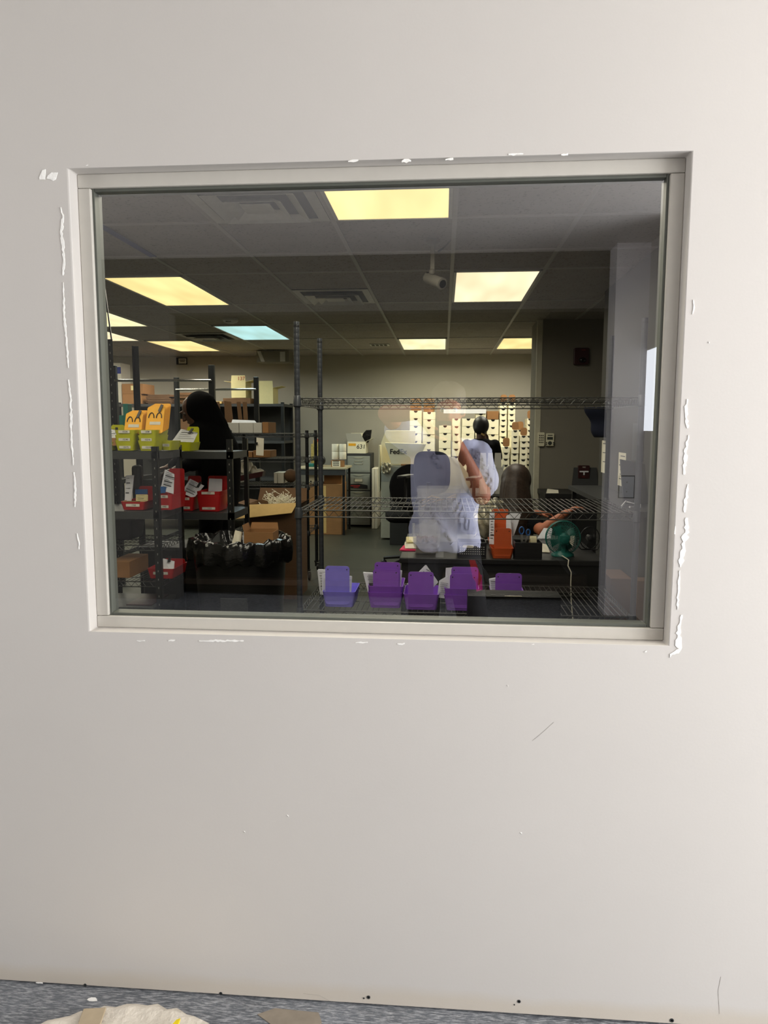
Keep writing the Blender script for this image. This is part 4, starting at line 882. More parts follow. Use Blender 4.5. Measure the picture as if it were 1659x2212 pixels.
# ================================================================== black shelf rack at the back left
EX0, EX1, EY0, EY1 = -4.4, -2.115, 9.6-DIST, 10.2-DIST
EL = [1.71, 1.22, .72, .2]
t = thing('steel_shelf', 'wide black steel shelving with a dark back at the left of the back wall', 'shelf', ((EX0+EX1)/2, (EY0+EY1)/2, 0))
for x in (EX0, (EX0+EX1)/2, EX1-.04):
    for y in (EY0, EY1-.04): MB().b2((x, y, 0), (x+.04, y+.04, EL[0]+.02)).build('upright', 'black_steel', t)
for z in EL: MB().b2((EX0+.001, EY0-.004, z-.035), (EX1-.001, EY1, z)).build('shelf_board', 'dark_grey', t)
MB().b2((EX0, EY1, .1), (EX1, EY1+.01, EL[0])).build('back_panel', 'dark_grey', t)
def white_open(label, px0, px1, yt, yb, flapyt, mark):
    t = open_carton('white_carton', label, px0, px1, yt, yb, 9.66, .3, 'carton_cream', {'left': (5, .1), 'right': (12, .12)}, z0=EL[0]+.002+(.081 if mark else 0))
    x0, x1, y0, y1, z0, zt = ext(t); h = (yt-flapyt)*sc(9.66)
    MB().prism([(x0, y0, zt), (x1, y0, zt), (x1-.005, y0, zt+h), (x0+.005, y0, zt+h)], (0, .004, 0)).build('flap', 'carton_cream', t)
    if mark: writing('red_scrawl', '137', .07, (x0+(x1-x0)*.7, y0-.002, zt+h*.5), 'red_ink', t)
white_open('cream carton with a red scrawl on its raised flap, on the black shelf', 500, 531, 825, 860, 811, True)
white_open('cream carton behind the second rack post, with side flaps spread', 549, 590, 838, 873, 823, False)
clean(solid('flat_carton', 'flat dark brown carton lying under the red-scrawled cream carton', 'box', 482, 541, 860, 873, 9.62, .45, 'kraft_dark', z0=EL[0]+.001))
tag(MB().prism([(-3.12, EY0-.02, EL[0]+.002), (-2.95, EY0-.02, EL[0]+.002), (-2.96, EY0+.2, EL[0]+.002), (-3.1, EY0+.2, EL[0]+.002)], (0, 0, .03)).build('card_pad', 'kraft_light', org=(-2.94, EY0+.1, EL[0])), 'pale card pad at the edge of the black shelf, left of the flat brown carton', 'card')
o = solid('brown_carton', 'brown carton with a yellow note, upper of two at the far left', 'box', 264, 309, 829, 851, 9.62, .4, 'kraft'); e = ext(o)
lower = solid('brown_carton', 'plain brown carton under the marked one at the far left', 'box', 265, 306, 851, 873, 9.62, .4, 'kraft', z0=EL[0]+.001); e2 = ext(lower)
o.location.z += e2[5]+.001-e[4]
MB().b2(((e[0]+e[1])/2-.02, e[2]-.002, e[4]+.05+e2[5]-e[4]), ((e[0]+e[1])/2+.02, e[2]-.0005, e[4]+.11+e2[5]-e[4])).build('note', 'carton_cream', o).location = (0, 0, 0)
o2 = solid('tall_carton', 'tall pale carton with a dark blue band at the far left edge of the window', 'box', 236, 264, 784, 873, 9.66, .3, 'carton_grey', z0=EL[0]+.003); e = ext(o2)
MB().b2((e[0], e[2]-.002, e[4]+(e[5]-e[4])*.74), (e[1], e[2]-.0005, e[4]+(e[5]-e[4])*.9)).build('blue_band', 'tape_blue', o2)
for k, (lab, a, b, yt) in enumerate((('stack of dark flattened cartons on the black shelf, right of the brown cartons', 312, 372, 852), ('dark carton behind the hooded person on the black shelf', 374, 432, 848))):
    z = EL[0]+.001; mb = MB(); xa, xb = at(a, 870, 9.62).x, at(b, 870, 9.62).x; h = (873-yt)*sc(9.62); R = random.Random(k)
    for i in range(8): mb.b2((xa+R.uniform(0, .05), EY0+.02+R.uniform(0, .03), z+h*i/8), (xb-R.uniform(0, .05), EY0+.4, z+h*(i+.85)/8))
    tag(mb.build('flat_cartons', 'kraft_dark', org=((xa+xb)/2, EY0+.2, z)), lab, 'cartons')
for lab, a, b, yt, m in (('dark carton on the black shelf, second level, behind the rack post', 385, 425, 905, 'kraft_dark'),):
    clean(solid('carton', lab, 'box', a, b, yt, 955, 9.66, .35, m, z0=EL[1]+.001))
# small sign and smoke detector and a box standing in for a reflection
p = at(389, 779, 10.6)
t = thing('wall_sign', 'small black sign with a white card high on the back wall at the left', 'sign', (p.x, YB-.02, p.z-.05))
MB().box((p.x, YB-.012, p.z), (.16, .02, .10)).build('holder', 'black_plastic', t)
MB().box((p.x+.015, YB-.024, p.z), (.115, .004, .075)).build('card', 'label_white', t)
MB().b2((p.x-.03, YB-.0275, p.z+.008), (p.x+.06, YB-.0265, p.z+.018)).b2((p.x-.02, YB-.0275, p.z-.012), (p.x+.05, YB-.0265, p.z-.003)).build('printed_lines', 'ink', t)
p = V((at(498, 696, 7.04).x, 7.04-DIST, BACK_Z))
t = thing('smoke_detector', 'round smoke detector on the ceiling above the blue-white panel', 'smoke detector', (p.x, p.y, BACK_Z-.05))
MB().lathe([(.075, -.001), (.075, -.02), (.06, -.035), (.035, -.045), (.001, -.046)], p, 24).build('body', 'white_metal', t, smooth=40)
MB().b2((p.x-.03, p.y-.062, BACK_Z-.036), (p.x+.02, p.y-.056, BACK_Z-.03)).build('slot', 'vent_dark', t)
p = at(592, 765, 9.9)
t = thing('reflection_box', 'box with white panels standing in for a reflection above the grey cabinet row', 'reflection', (p.x, p.y, BACK_Z-.17))
MB().b2((p.x-.22, p.y-.08, BACK_Z-.165), (p.x+.22, p.y+.2, BACK_Z-.012)).build('reflection_body', 'side_wall', t)
MB().prism([(p.x-.215, p.y-.083, BACK_Z-.02), (p.x-.165, p.y-.083, BACK_Z-.02), (p.x-.11, p.y-.083, BACK_Z-.16), (p.x-.16, p.y-.083, BACK_Z-.16)], (0, .002, 0)).build('reflection_panel', 'white_metal', t)
MB().b2((p.x+.1, p.y-.083, BACK_Z-.16), (p.x+.17, p.y-.081, BACK_Z-.03)).build('reflection_panel', 'white_metal', t)
# ================================================================== table, file cabinet, machine
FX0, FX1, FY0, FY1, FZ = -1.90, -1.42, 9.3-DIST, 9.95-DIST, .885
FX1 = at(747, 1011, 9.3).x
t = thing('side_table', 'beige topped side table with black legs beside the grey file cabinet', 'table', ((FX0+FX1)/2, (FY0+FY1)/2, 0))
MB().b2((FX0, FY0, FZ-.025), (FX1, FY1, FZ)).build('tabletop', 'beige_top', t, bevel=.003)
MB().b2((FX0+.01, FY0+.01, FZ-.1), (FX1-.01, FY0+.025, FZ-.026)).build('apron', 'dark_grey', t)
for x in (FX0+.02, FX1-.05):
    for y in (FY0+.03, FY1-.05): MB().b2((x, y, 0), (x+.03, y+.03, FZ-.026)).build('leg', 'black_steel', t)
cl = bpy.data.objects
for r in range(2):
    for k in range(2):
        c = at(723.5+k*16, 990, 9.42); z0 = FZ+.1+r*.1
        t = thing('towel_roll', '%s white paper roll of the %s pair on the side table' % (('left', 'right')[k], ('lower', 'upper')[r]), 'paper roll', (c.x, 9.42-DIST+.04, z0), 'white paper rolls on the side table')
        MB().lathe([(.018, 0), (.044, 0), (.046, .004), (.046, .094), (.044, .098), (.018, .098), (.018, 0)], (c.x, 9.42-DIST+.04, z0+.001), 20, cap=False).build('paper', 'paper_warm', t, smooth=50)
        MB().lathe([(.0165, .001), (.0178, .001), (.0178, .097), (.0165, .097), (.0165, .001)], (c.x, 9.42-DIST+.04, z0+.001), 14, cap=False).build('core', 'kraft', t)
o = solid('label_carton', 'carton with a printed white label under the paper rolls on the side table', 'box', 715, 741, 995, 1011, 9.38, .16, 'kraft', z0=FZ+.001); e = ext(o)
lb = MB().b2((e[0]+.015, e[2]-.003, e[4]+.005), (e[1]-.035, e[2]-.001, e[5]-.006)).build('label', 'paper_warm', o)
mb = MB()
for i in range(5):
    for j in range(3): mb.b2((e[0]+.03+i*.016, e[2]-.0042, e[4]+.016+j*.026), (e[0]+.04+i*.016, e[2]-.0032, e[4]+.034+j*.026))
mb.build('printed_marks', 'ink', lb)
c = at(691, 994, 9.4)
t = thing('round_speaker', 'round black desk fan body facing out on the side table', 'fan', (c.x, 9.42-DIST, FZ))
MB().lathe([(.01, -.03), (.05, -.035), (.066, -.025), (.07, 0), (.066, .03), (.01, .04)], (c.x, 9.43-DIST, FZ+.085), 24, axis='y').build('drum', 'black_plastic', t, smooth=50)
MB().box((c.x, 9.43-DIST, FZ+.008), (.07, .06, .014)).build('foot', 'black_plastic', t)
clean(solid('teal_case', 'small teal case at the left end of the side table', 'case', 664, 678, 1001, 1011, 9.4, .08, 'teal', z0=FZ+.001, bevel=.008))
o1 = solid('yellow_stack', 'mottled yellow stack of packets behind the round black fan', 'stack', 672, 693, 959, 1011, 9.6, .12, 'yellow_stuff', z0=FZ+.001, bevel=.006); e = ext(o1)
t = thing('star_box', 'small carton with a red star on top of the yellow stack', 'box', ((e[0]+e[1])/2, 9.62-DIST, e[5]+.001))
MB().b2((e[0]+.03, 9.6-DIST, e[5]+.001), (e[1]-.02, 9.68-DIST, e[5]+.05)).build('carton_body', 'kraft_light', t)
cc = V((e[1]-.025, 9.598-DIST, e[5]+.055)); MB().prism([cc+V((math.cos(PI/2+PI*k/5)*(.036 if k % 2 == 0 else .015), 0, math.sin(PI/2+PI*k/5)*(.036 if k % 2 == 0 else .015))) for k in range(10)], (0, -.004, 0)).build('star', 'red_plastic', t)
clean(solid('white_bottle', 'small white bottle at the left end of the side table behind the teal case', 'bottle', 662, 668, 984, 1011, 9.5, .05, 'paper', z0=FZ+.001, bevel=.01))
o = solid('brown_carton', 'large brown carton under the side table', 'box', 664, 738, 1046, 1160, 9.36, .5, 'kraft', z0=.001); e = ext(o)
MB().b2(((e[0]+e[1])/2-.025, e[2]-.001, e[4]+.02), ((e[0]+e[1])/2+.025, e[2]-.0002, e[5]-.02)).build('packing_tape', 'kraft_light', o)
for lab, a, b in (('small white printed carton on the large brown carton, left one', 665, 679), ('small white printed carton on the large brown carton, right one', 681, 695)):
    q = solid('white_carton', lab, 'box', a, b, 1025, 1040, 9.4, .1, 'carton_white', z0=e[5]+.001); g = ext(q)
    MB().b2((g[0]+.03, g[2]-.001, g[4]+.02), (g[0]+.05, g[2]-.0002, g[4]+.04)).build('printed_mark', 'ink', q)
q = solid('brown_carton', 'flat brown carton behind the small white printed ones, under the side table', 'box', 700, 738, 1022, 1046, 9.45, .4, 'kraft', z0=e[5]+.001); clean(q)
# file cabinet
KX0, KX1, KY0, KY1, KZ = at(748.5, 1050, 10.15).x, at(801, 1050, 10.15).x, 10.15-DIST, 10.62-DIST, 1.036
t = thing('file_cabinet', 'grey four drawer file cabinet against the back wall', 'cabinet', ((KX0+KX1)/2, (KY0+KY1)/2, 0))
MB().b2((KX0, KY0+.012, .03), (KX1, KY1, KZ)).build('body', 'dark_grey', t, bevel=.003)
for k in range(4):
    z1 = KZ-.035-k*.247; z0 = z1-.232
    d = MB().b2((KX0+.012, KY0, z0), (KX1-.012, KY0+.02, z1)).build('drawer', 'cabinet_grey', t, bevel=.004)
    MB().b2((KX0+.03, KY0-.004, z0+.02), (KX1-.03, KY0, z1-.045)).build('drawer_panel', 'cabinet_grey', d, bevel=.003)
    cx = (KX0+KX1)/2
    MB().prism([V((cx-.07+.14*i/8, KY0-.006, z1-.018-.016*math.sin(PI*i/8))) for i in range(9)]+[V((cx+.07-.14*i/8, KY0-.006, z1-.016+.003*math.sin(PI*i/8))) for i in range(9)], (0, .008, 0)).build('handle', 'cabinet_light', d)
    f = MB(); 
    for a, b in (((cx-.06, z1-.115), (cx+.06, z1-.108)), ((cx-.06, z1-.075), (cx+.06, z1-.068)), ((cx-.06, z1-.115), (cx-.053, z1-.068)), ((cx+.053, z1-.115), (cx+.06, z1-.068))): f.b2((a[0], KY0-.009, a[1]), (b[0], KY0-.003, b[1]))
    f.build('label_holder', 'cabinet_light', d)
    if k == 1:
        MB().b2((cx-.05, KY0-.0075, z1-.107), (cx+.05, KY0-.006, z1-.077)).build('label_card', 'paper_warm', d)
        st = MB().prism([(KX0+.045, KY0-.0062, z0+.03), (KX1-.045, KY0-.0062, z0+.02), (KX1-.045, KY0-.0062, z0+.07), (cx, KY0-.0062, z0+.095), (KX0+.045, KY0-.0062, z0+.085)], (0, .0012, 0)).build('sticker', 'ink', d)
        MB().b2((KX0+.06, KY0-.0074, z0+.055), (cx+.02, KY0-.0064, z0+.07)).b2((KX0+.1, KY0-.0074, z0+.036), (cx, KY0-.0064, z0+.047)).build('red_print', 'red_ink', d)
t = open_carton('white_carton', 'white carton marked 631 with open flaps on the file cabinet', 750.5, 790, 954, 980, 10.2, .34, 'carton_white', {'back': (80, .12), 'right': (25, .1)}, z0=KZ+.001)
x0, x1, y0, y1, z0, zt = ext(t)
MB().prism([(x0, y0+.001, zt), (x1-.01, y0+.001, zt), (x1-.07, y0-.02, zt+.115), (x0-.02, y0-.02, zt+.115)], (0, .003, 0)).build('front_flap', 'carton_grey', t)
writing('handwritten_number', '631', .085, (x0+(x1-x0)*.74, y0-.002, (z0+zt)/2+.01), 'ink', t, shear=.1)
MB().b2((x0+.015, y0-.0016, zt-.06), (x0+.12, y0-.0002, zt-.025)).build('yellow_label', 'amber', t)
t = thing('black_bag', 'black plastic bag corner poking out of the white carton on the file cabinet', 'bag', (x1-.03, y0+.1, z0+.1))
MB().prism([(x1-.07, y0+.1, zt+.03), (x1+.02, y0+.1, zt-.02), (x1+.06, y0+.1, zt+.05), (x1+.075, y0+.1, zt+.165), (x1-.005, y0+.1, zt+.16), (x1-.05, y0+.1, zt+.11)], (0, .03, 0)).build('bag', 'black_bag', t)
# white folded panels leaning beside the cabinet
for lab, a, b in (('white folding panel standing beside the file cabinet, left of two', 803, 808.5), ('white folding panel standing beside the file cabinet, right of two', 809, 815)):
    clean(solid('folding_panel', lab, 'panel', a, b, 1012, 1145, 9.95, .45, 'paper_warm', z0=.001, bevel=.006))
# grey machine cabinet and its cream hood
MX0, MX1, MY0, MY1, MZ = at(818, 1000, 9.0).x, at(893, 1000, 9.0).x, 9.0-DIST, 9.59-DIST, .93
t = thing('machine_cabinet', 'pale grey machine cabinet with a cream hood right of the file cabinet', 'machine', ((MX0+MX1)/2, (MY0+MY1)/2, 0))
MB().b2((MX0+.03, MY0, .02), (MX1, MY1, MZ)).build('base_cabinet', 'cabinet_light', t, bevel=.004)
MB().b2((MX0+.03, MY0-.002, MZ-.2), (MX1, MY0, MZ-.02)).build('front_strip', 'cabinet_grey', t)
yb = MY0+.33
MB().prism([(MX0, yb, MZ), (MX0, yb, 1.2), (MX0+.06, yb, 1.36), (MX1, yb, 1.36), (MX1, yb, MZ)], (0, .25, 0)).build('hood', 'machine_cream', t, bevel=.004)
MB().b2((MX0-.004, MY0+.02, .6), (MX0+.012, MY0+.31, 1.18)).build('side_guard', 'machine_cream', t)
t = thing('courier_tote', 'white corrugated courier tote with a printed logo on the machine cabinet', 'tote', ((MX0+MX1)/2, MY0+.12, MZ+.02))
w = [at(x, y, 9.02) for x, y in ((846, 1000), (900, 1003), (920, 960), (831, 957))]; zz = min(w[0].z, w[1].z); dz = MZ+.021-zz
fr = [p+V((0, 0, dz)) for p in w]; fr[0].z = fr[1].z = MZ+.021
bk = [p+V((0, .2, 0)) for p in fr]
MB().add(fr+bk, [(0,1,2,3), (4,7,6,5), (0,4,5,1), (1,5,6,2), (0,3,7,4)]).build('tote_body', 'carton_white', t, solid=.004)
cxl = fr[0].x+.10
writing('logo_dark_letters', 'Fed', .085, (cxl, MY0+.016, MZ+.17), 'ink', t, align='RIGHT', bold=.002); writing('logo_grey_letters', 'Ex', .085, (cxl+.002, MY0+.016, MZ+.17), 'cabinet_grey', t, align='LEFT', bold=.002)
tag(MB().b2((MX0+.28, MY0-.06, MZ+.002), (MX1+.12, MY0+.31, MZ+.018)).build('cardboard_sheet', 'kraft', org=(MX0+.4, MY0, MZ)), 'brown cardboard sheet sticking out under the courier tote', 'cardboard')
c = at(834, 1012, 8.97)
t = thing('clear_wrap', 'clump of clear shiny wrap hanging on the grey machine cabinet front', 'wrap', (c.x, MY0-.02, c.z-.05))
mb = MB(); mb.grid(lambda u, v: V((c.x-.055+.11*u, MY0-.02+.02*math.sin(15*u+11*v), c.z-.06+.13*v+.01*math.sin(20*u))), 14, 14); mb.build('wrap', 'foil', t, smooth=60, solid=.002)
# ================================================================== the wall of white mailer cartons
WD = 10.0; WY = WD-DIST; WS = sc(WD)
BZ = .60; BY0_ = 9.62-DIST
t = thing('packing_bench', 'low dark bench carrying the stacked white cartons along the back wall', 'bench', (.2, BY0_+.5, 0))
MB().b2((-.52, BY0_, BZ-.04), (.90, YB-.02, BZ)).build('bench_top', 'dark_grey', t)
MB().b2((.90, BY0_, BZ-.04), (1.40, YB-.02, BZ)).build('bench_extension', 'dark_grey', t)
for x in (-.50, 1.34):
    for y in (BY0_+.02, YB-.08): MB().b2((x, y, 0), (x+.04, y+.04, BZ-.041)).build('leg', 'black_steel', t)

def proto_carton(w, h, d):
    me = MB().b2((-w/2, 0, 0), (w/2, d, h-.0015)).build('mailer_carton', 'carton_white', bevel=.002)
    n = MB().prism([V((math.cos(PI+PI*i/8)*.026, -.0016, h-.002+math.sin(PI+PI*i/8)*.026)) for i in range(9)], (0, .0014, 0)).build('thumb_notch', 'black_plastic', me)
    return me
stacks = []
def stack(px0, px1, ytop, rowpx, nrows, name, flap=None, dy=0., upto=1020):
    """one column of cartons; rows counted from the top, the column stands on the bench"""
    w = (px1-px0-1.6)*WS; h = rowpx*WS; x = at((px0+px1)/2, 960, WD).x; zt = at((px0+px1)/2, ytop, WD).z
    n = max(1, round((zt-BZ)/h)); h = (zt-BZ-.001)/n
    p = proto_carton(w, h, .30); nch = list(p.children)
    for k in range(n):
        if k == 0: o = p
        else:
            o = p.copy(); C.objects.link(o)
            for ch in nch: c2 = ch.copy(); C.objects.link(c2); c2.parent = o
        o.location = (x+random.uniform(-.003, .003), WY+dy+random.uniform(0, .008), zt-h*(k+1))
        pos = 'topmost' if k == 0 else ORD[k+1]+' from the top' if k < 12 else 'low'
        tag(o, 'white mailer carton, %s in the %s' % (pos, name), 'box', 'white mailer cartons stacked at the back wall')
        if k == 0 and flap:
            fw, fh = w*.92, flap*WS
            MB().prism([V((q.x, q.y, q.z)) for q in rrect(x-fw/2, x+fw/2, zt, zt+fh, .03, o.location.y+.004)], (0, .004, 0)).build('raised_flap', 'kraft', o)
    stacks.append((x, zt))
NM = ['%s stack from the left' % ORD[i] for i in range(1, 14)]
stack(884, 911.5, 887, 15.6, 8, NM[1], 25); stack(912.5, 940, 890, 15.6, 8, NM[2], 28)
stack(947.5, 974.5, 919, 15.6, 6, NM[3]); stack(976, 995, 904, 15.6, 7, NM[4]); stack(996.5, 1025, 904, 15.6, 7, NM[5]); stack(1026, 1049, 893, 15.6, 8, NM[6])
stack(1051, 1077, 906, 15.6, 7, NM[7]); stack(1078, 1094.5, 870, 12, 14, NM[8], 17); stack(1096, 1112.5, 870, 12, 12, NM[9], 17)
stack(1114, 1131, 928, 12, 10, NM[10], 17); stack(1137, 1151, 904, 12, 9, NM[11], 17, .02)
# front, lower stacks with kraft flaps
stack2 = [(1085, 1102, 965, 'front stack nearest the standing person', 19), (1104, 1121.5, 929, 'middle front stack', 17), (1122.5, 1139.5, 941, 'front stack nearest the partition', 17)]
for a, b, yt, nm, fl in stack2:
    WD0, WD = WD, 9.68; WS0, WS = WS, sc(WD); WY0, WY = WY, WD-DIST
    stack(a, b, yt, 12, 6, nm, fl); WD, WS, WY = WD0, WS0, WY0
q = solid('long_white_carton', 'long white carton lying across the tops of the middle carton stacks', 'box', 958, 1050, 882, 893, 9.99, .12, 'paper', z0=at(1000, 893.5, 9.99).z); clean(q)
q = solid('kraft_bundle', 'film-wrapped bundle of flat kraft cartons on the stack behind the standing person', 'cartons', 1052, 1077, 888, 906, 10.0, .25, 'kraft', z0=at(1064, 905.9, 10.0).z); e = ext(q)
q = solid('foil_pouch', 'crumpled metallic pouch on top of the second carton stack', 'pouch', 915, 939, 884, 890, 10.02, .1, 'foil', z0=at(926, 889.5, 10.0).z, bevel=.01); clean(q)
# packing table in front of them
HX0, HX1, HY0, HY1, HZ = -.045, .78, 6.75-DIST, 7.65-DIST, .77
t = thing('packing_table', 'dark packing table in the middle of the room behind the seated woman', 'table', ((HX0+HX1)/2, (HY0+HY1)/2, 0))
MB().b2((HX0, HY0, HZ-.03), (HX1, HY1, HZ)).build('tabletop', 'desk_dark', t)
for x in (HX0+.02, HX1-.06):
    for y in (HY0+.02, HY1-.06): MB().b2((x, y, 0), (x+.04, y+.04, HZ-.031)).build('leg', 'black_steel', t)
x0, x1 = at(957, 1040, 7.0).x, at(1016, 1040, 7.0).x; y0 = 7.0-DIST
t = thing('cream_bag', 'large cream paper sack on the packing table, right of the dark chair back', 'sack', ((x0+x1)/2, y0+.1, HZ))
rs = []
for z, k, sh in ((HZ+.001, .9, 0), (HZ+.08, 1.05, 0), (HZ+.18, 1.0, -.02), (HZ+.27, .72, -.05), (HZ+.34, .35, -.07)):
    cx = (x0+x1)/2+sh; hw = (x1-x0)/2*k; rs.append([V((cx+hw*math.cos(a)*(1+.05*math.sin(5*a)), y0+.1+.1*k*math.sin(a), z+.01*math.sin(3*a)*(z > HZ+.05))) for a in [2*PI*i/20 for i in range(20)]])
MB().rings(rs).build('sack', 'machine_cream', t, smooth=60)
for i, (a, b, yt) in enumerate(((1037, 1053, 1004), (1054, 1068, 1004), (1069, 1086, 1004))):
    t = open_carton('grey_carton', ('left', 'middle', 'right')[i]+' grey open carton with a standing flap on the packing table', a, b, 1014, 1073, 6.95+.01*i, .2, 'carton_grey', {'back': (84, .15), 'right': (70, .04)}, 'grey open cartons', z0=HZ+.001); clean(t)
# chairs
def office_chair(label, c, seat_z, back, m, yaw, arms=True):
    """c: floor point; back=(w, z0, z1); faces away from the window"""
    t = thing('office_chair', label, 'chair', (c[0], c[1], 0)); cx, cy = c[0], c[1]; R = Matrix.Rotation(yaw, 3, 'Z')
    def P(x, y, z): q = R@V((x, y, 0)); return V((cx+q.x, cy+q.y, z))
    mb = MB()
    for k in range(5):
        a = 2*PI*k/5+.3; mb.tube([P(0, 0, .11), P(.27*math.cos(a), .27*math.sin(a), .075)], [.022, .014], 8); mb.ball(P(.27*math.cos(a), .27*math.sin(a), .032), .031, 10, 6)
    mb.build('star_base', 'black_plastic', t, smooth=50)
    MB().cyl(P(0, 0, .1), P(0, 0, seat_z-.05), .022).build('gas_column', 'black_plastic', t, smooth=50)
    rs = [rr_ring(-.24*k, .24*k, -.23*k, .24*k, .08, z, 4) for z, k in ((seat_z-.05, .85), (seat_z-.02, 1), (seat_z+.02, 1), (seat_z+.035, .9))]
    MB().rings([[P(p.x, p.y, p.z) for p in r] for r in rs]).build('seat', m, t, smooth=50)
    w, z0, z1, shape = back; poly = []
    for i in range(28):
        a = 2*PI*i/28; ex = .55 if shape == 'square' else 1.0
        xx = math.copysign(abs(math.cos(a))**ex, math.cos(a))*w/2; zz = (z0+z1)/2+math.copysign(abs(math.sin(a))**ex, math.sin(a))*(z1-z0)/2; poly.append((xx, zz))
    def bend(x, z, d): return P(x, -.25+d+.10*(x/(w/2))**2*.5, z)
    MB().rings([[bend(x*k, (z-(z0+z1)/2)*k+(z0+z1)/2, d) for x, z in poly] for d, k in ((-.04, .9), (-.03, 1), (.02, 1), (.035, .92))]).build('backrest', m, t, smooth=50)
    MB().tube([P(0, -.05, seat_z-.04), P(0, -.27, seat_z-.03), P(0, -.29, z0+.1)], .018, 8).build('back_bracket', 'black_plastic', t, smooth=50)
    if arms:
        for sx in (-1, 1):
            MB().tube([P(sx*.2, .0, seat_z-.02), P(sx*.30, 0, seat_z+.0), P(sx*.30, .0, seat_z+.19)], [.016, .018, .014], 8).build('arm_post', 'black_plastic', t, smooth=50)
            rs = [rr_ring(sx*.30-.04, sx*.30+.04, -.14, .14, .035, z, 4) for z in (seat_z+.19, seat_z+.215)]
            MB().rings([[P(p.x, p.y, p.z) for p in r] for r in rs]).build('armrest', 'black_plastic', t, bevel=.006)
    return t
office_chair('dark navy office chair with a tilted back and black armrest in the middle', (-.03, 6.15-DIST), .78, (.30, .86, 1.21, 'square'), 'navy_cloth', -.30)
office_chair('black office chair with a rounded back left of the navy one', (-.33, 7.25-DIST), .52, (.42, .60, 1.05, 'round'), 'charcoal_cloth', .1, False)
clean(solid('dark_carton', 'dark grey carton standing on the floor before the machine cabinet', 'box', 842, 888, 1040, 1140, 8.6, .3, 'dark_grey', z0=.001))
# ================================================================== partition wall and right wall
def on_wall(px, py): p = at(px, py, 7.3); return V((p.x, PY, p.z))
a, b = on_wall(1238, 789), on_wall(1271, 752)
t = thing('wall_mounted_strobe', 'dark red fire alarm strobe high on the partition wall', 'fire alarm', ((a.x+b.x)/2, PY-.02, a.z))
MB().prism(rrect(a.x, b.x, a.z, b.z, .014, PY-.045), (0, .044, 0)).build('housing', 'red_dark', t, bevel=.004)
c = V(((a.x+b.x)/2+.01, PY-.05, a.z+.045)); MB().ball(c, (.036, .02, .026)).build('lens', 'lens', t, smooth=60); MB().box(c+V((-.01, -.018, .008)), (.008, .004, .006)).box(c+V((.012, -.018, -.006)), (.006, .004, .012)).box(c+V((.026, -.014, -.004)), (.006, .004, .008)).build('flash_tube', 'chrome', t)
MB().b2((c.x-.01, PY-.0465, b.z-.024), (c.x+.028, PY-.045, b.z-.02)).build('printed_word', 'red_ink', t)
a, b = on_wall(1247, 1033), on_wall(1272, 1005)
t = thing('wall_mounted_pull_station', 'dark red fire alarm pull station low on the partition wall', 'fire alarm', ((a.x+b.x)/2, PY-.02, a.z))
MB().prism(rrect(a.x, b.x, a.z, b.z, .008, PY-.045), (0, .044, 0)).build('housing', 'red_dark', t, bevel=.003)
cx = (a.x+b.x)/2; MB().b2((a.x+.012, PY-.056, a.z+.062), (b.x-.012, PY-.045, a.z+.076)).b2((cx-.006, PY-.056, a.z+.035), (cx+.006, PY-.045, a.z+.062)).build('pull_handle', 'paper', t)
writing('printed_word', 'FIRE', .018, (cx, PY-.0462, b.z-.018), 'label_white', t); writing('printed_word', 'PULL', .012, (cx, PY-.0462, a.z+.018), 'red_ink', t)
a, b = on_wall(1163.5, 964), on_wall(1176, 934)
t = thing('wall_mounted_keypad', 'beige number keypad on the partition wall corner, left of the display unit', 'keypad', ((a.x+b.x)/2, PY-.015, a.z))
MB().prism(rrect(a.x-.012, b.x, a.z, b.z, .012, PY-.03), (0, .029, 0)).build('housing', 'keypad', t, bevel=.003)
for i in range(3):
    for j in range(4): MB().box((a.x+.002+i*.017, PY-.032, b.z-.03-j*.022), (.009, .006, .009)).build('key', 'ink', t)
a, b = on_wall(1178, 963), on_wall(1196.5, 936)
t = thing('wall_mounted_panel', 'beige alarm panel with a dark display on the partition wall, right of the number keypad', 'alarm panel', ((a.x+b.x)/2, PY-.015, a.z))
MB().prism(rrect(a.x, b.x, a.z, b.z, .012, PY-.03), (0, .029, 0)).build('housing', 'keypad', t, bevel=.003)
MB().b2((a.x+.012, PY-.0315, b.z-.062), (b.x-.012, PY-.03, b.z-.036)).build('display', 'lcd', t)
MB().b2((a.x+.016, PY-.0312, b.z-.024), (b.x-.016, PY-.03, b.z-.016)).build('maker_mark', 'ink', t)
cx = (a.x+b.x)/2; MB().lathe([(.016, -.004), (.02, 0)], (cx, PY-.03, a.z+.026), 16, axis='y').build('round_key', 'lcd', t)
for sx in (-1, 1):
    for zz in (.018, .034): MB().box((cx+sx*.034, PY-.0315, a.z+zz), (.014, .004, .008)).build('key', 'ink', t)
JX0, JX1, JY0, JY1, JZ = .935, 1.88, 6.72-DIST, 7.285-DIST, .80
t = thing('counter', 'dark counter along the partition wall under the pull station', 'counter', ((JX0+JX1)/2, (JY0+JY1)/2, 0))
MB().b2((JX0, JY0, JZ-.04), (JX1, JY1, JZ)).build('worktop', 'desk_dark', t); MB().b2((JX0+.02, JY0+.03, 0), (JX1, JY1, JZ-.041)).build('base', 'desk_dark', t)
sheets('cream leaflets lying on the dark counter right of the woman', [(.95, JY0+.05, JZ+.003), (1.06, JY0+.05, JZ+.003), (1.08, JY0+.2, JZ+.02), (.98, JY0+.2, JZ+.03)], .008, 'paper_warm', prints=0, seed=70, name='leaflets')
a = on_wall(1232, 1052); b = on_wall(1288, 1010)
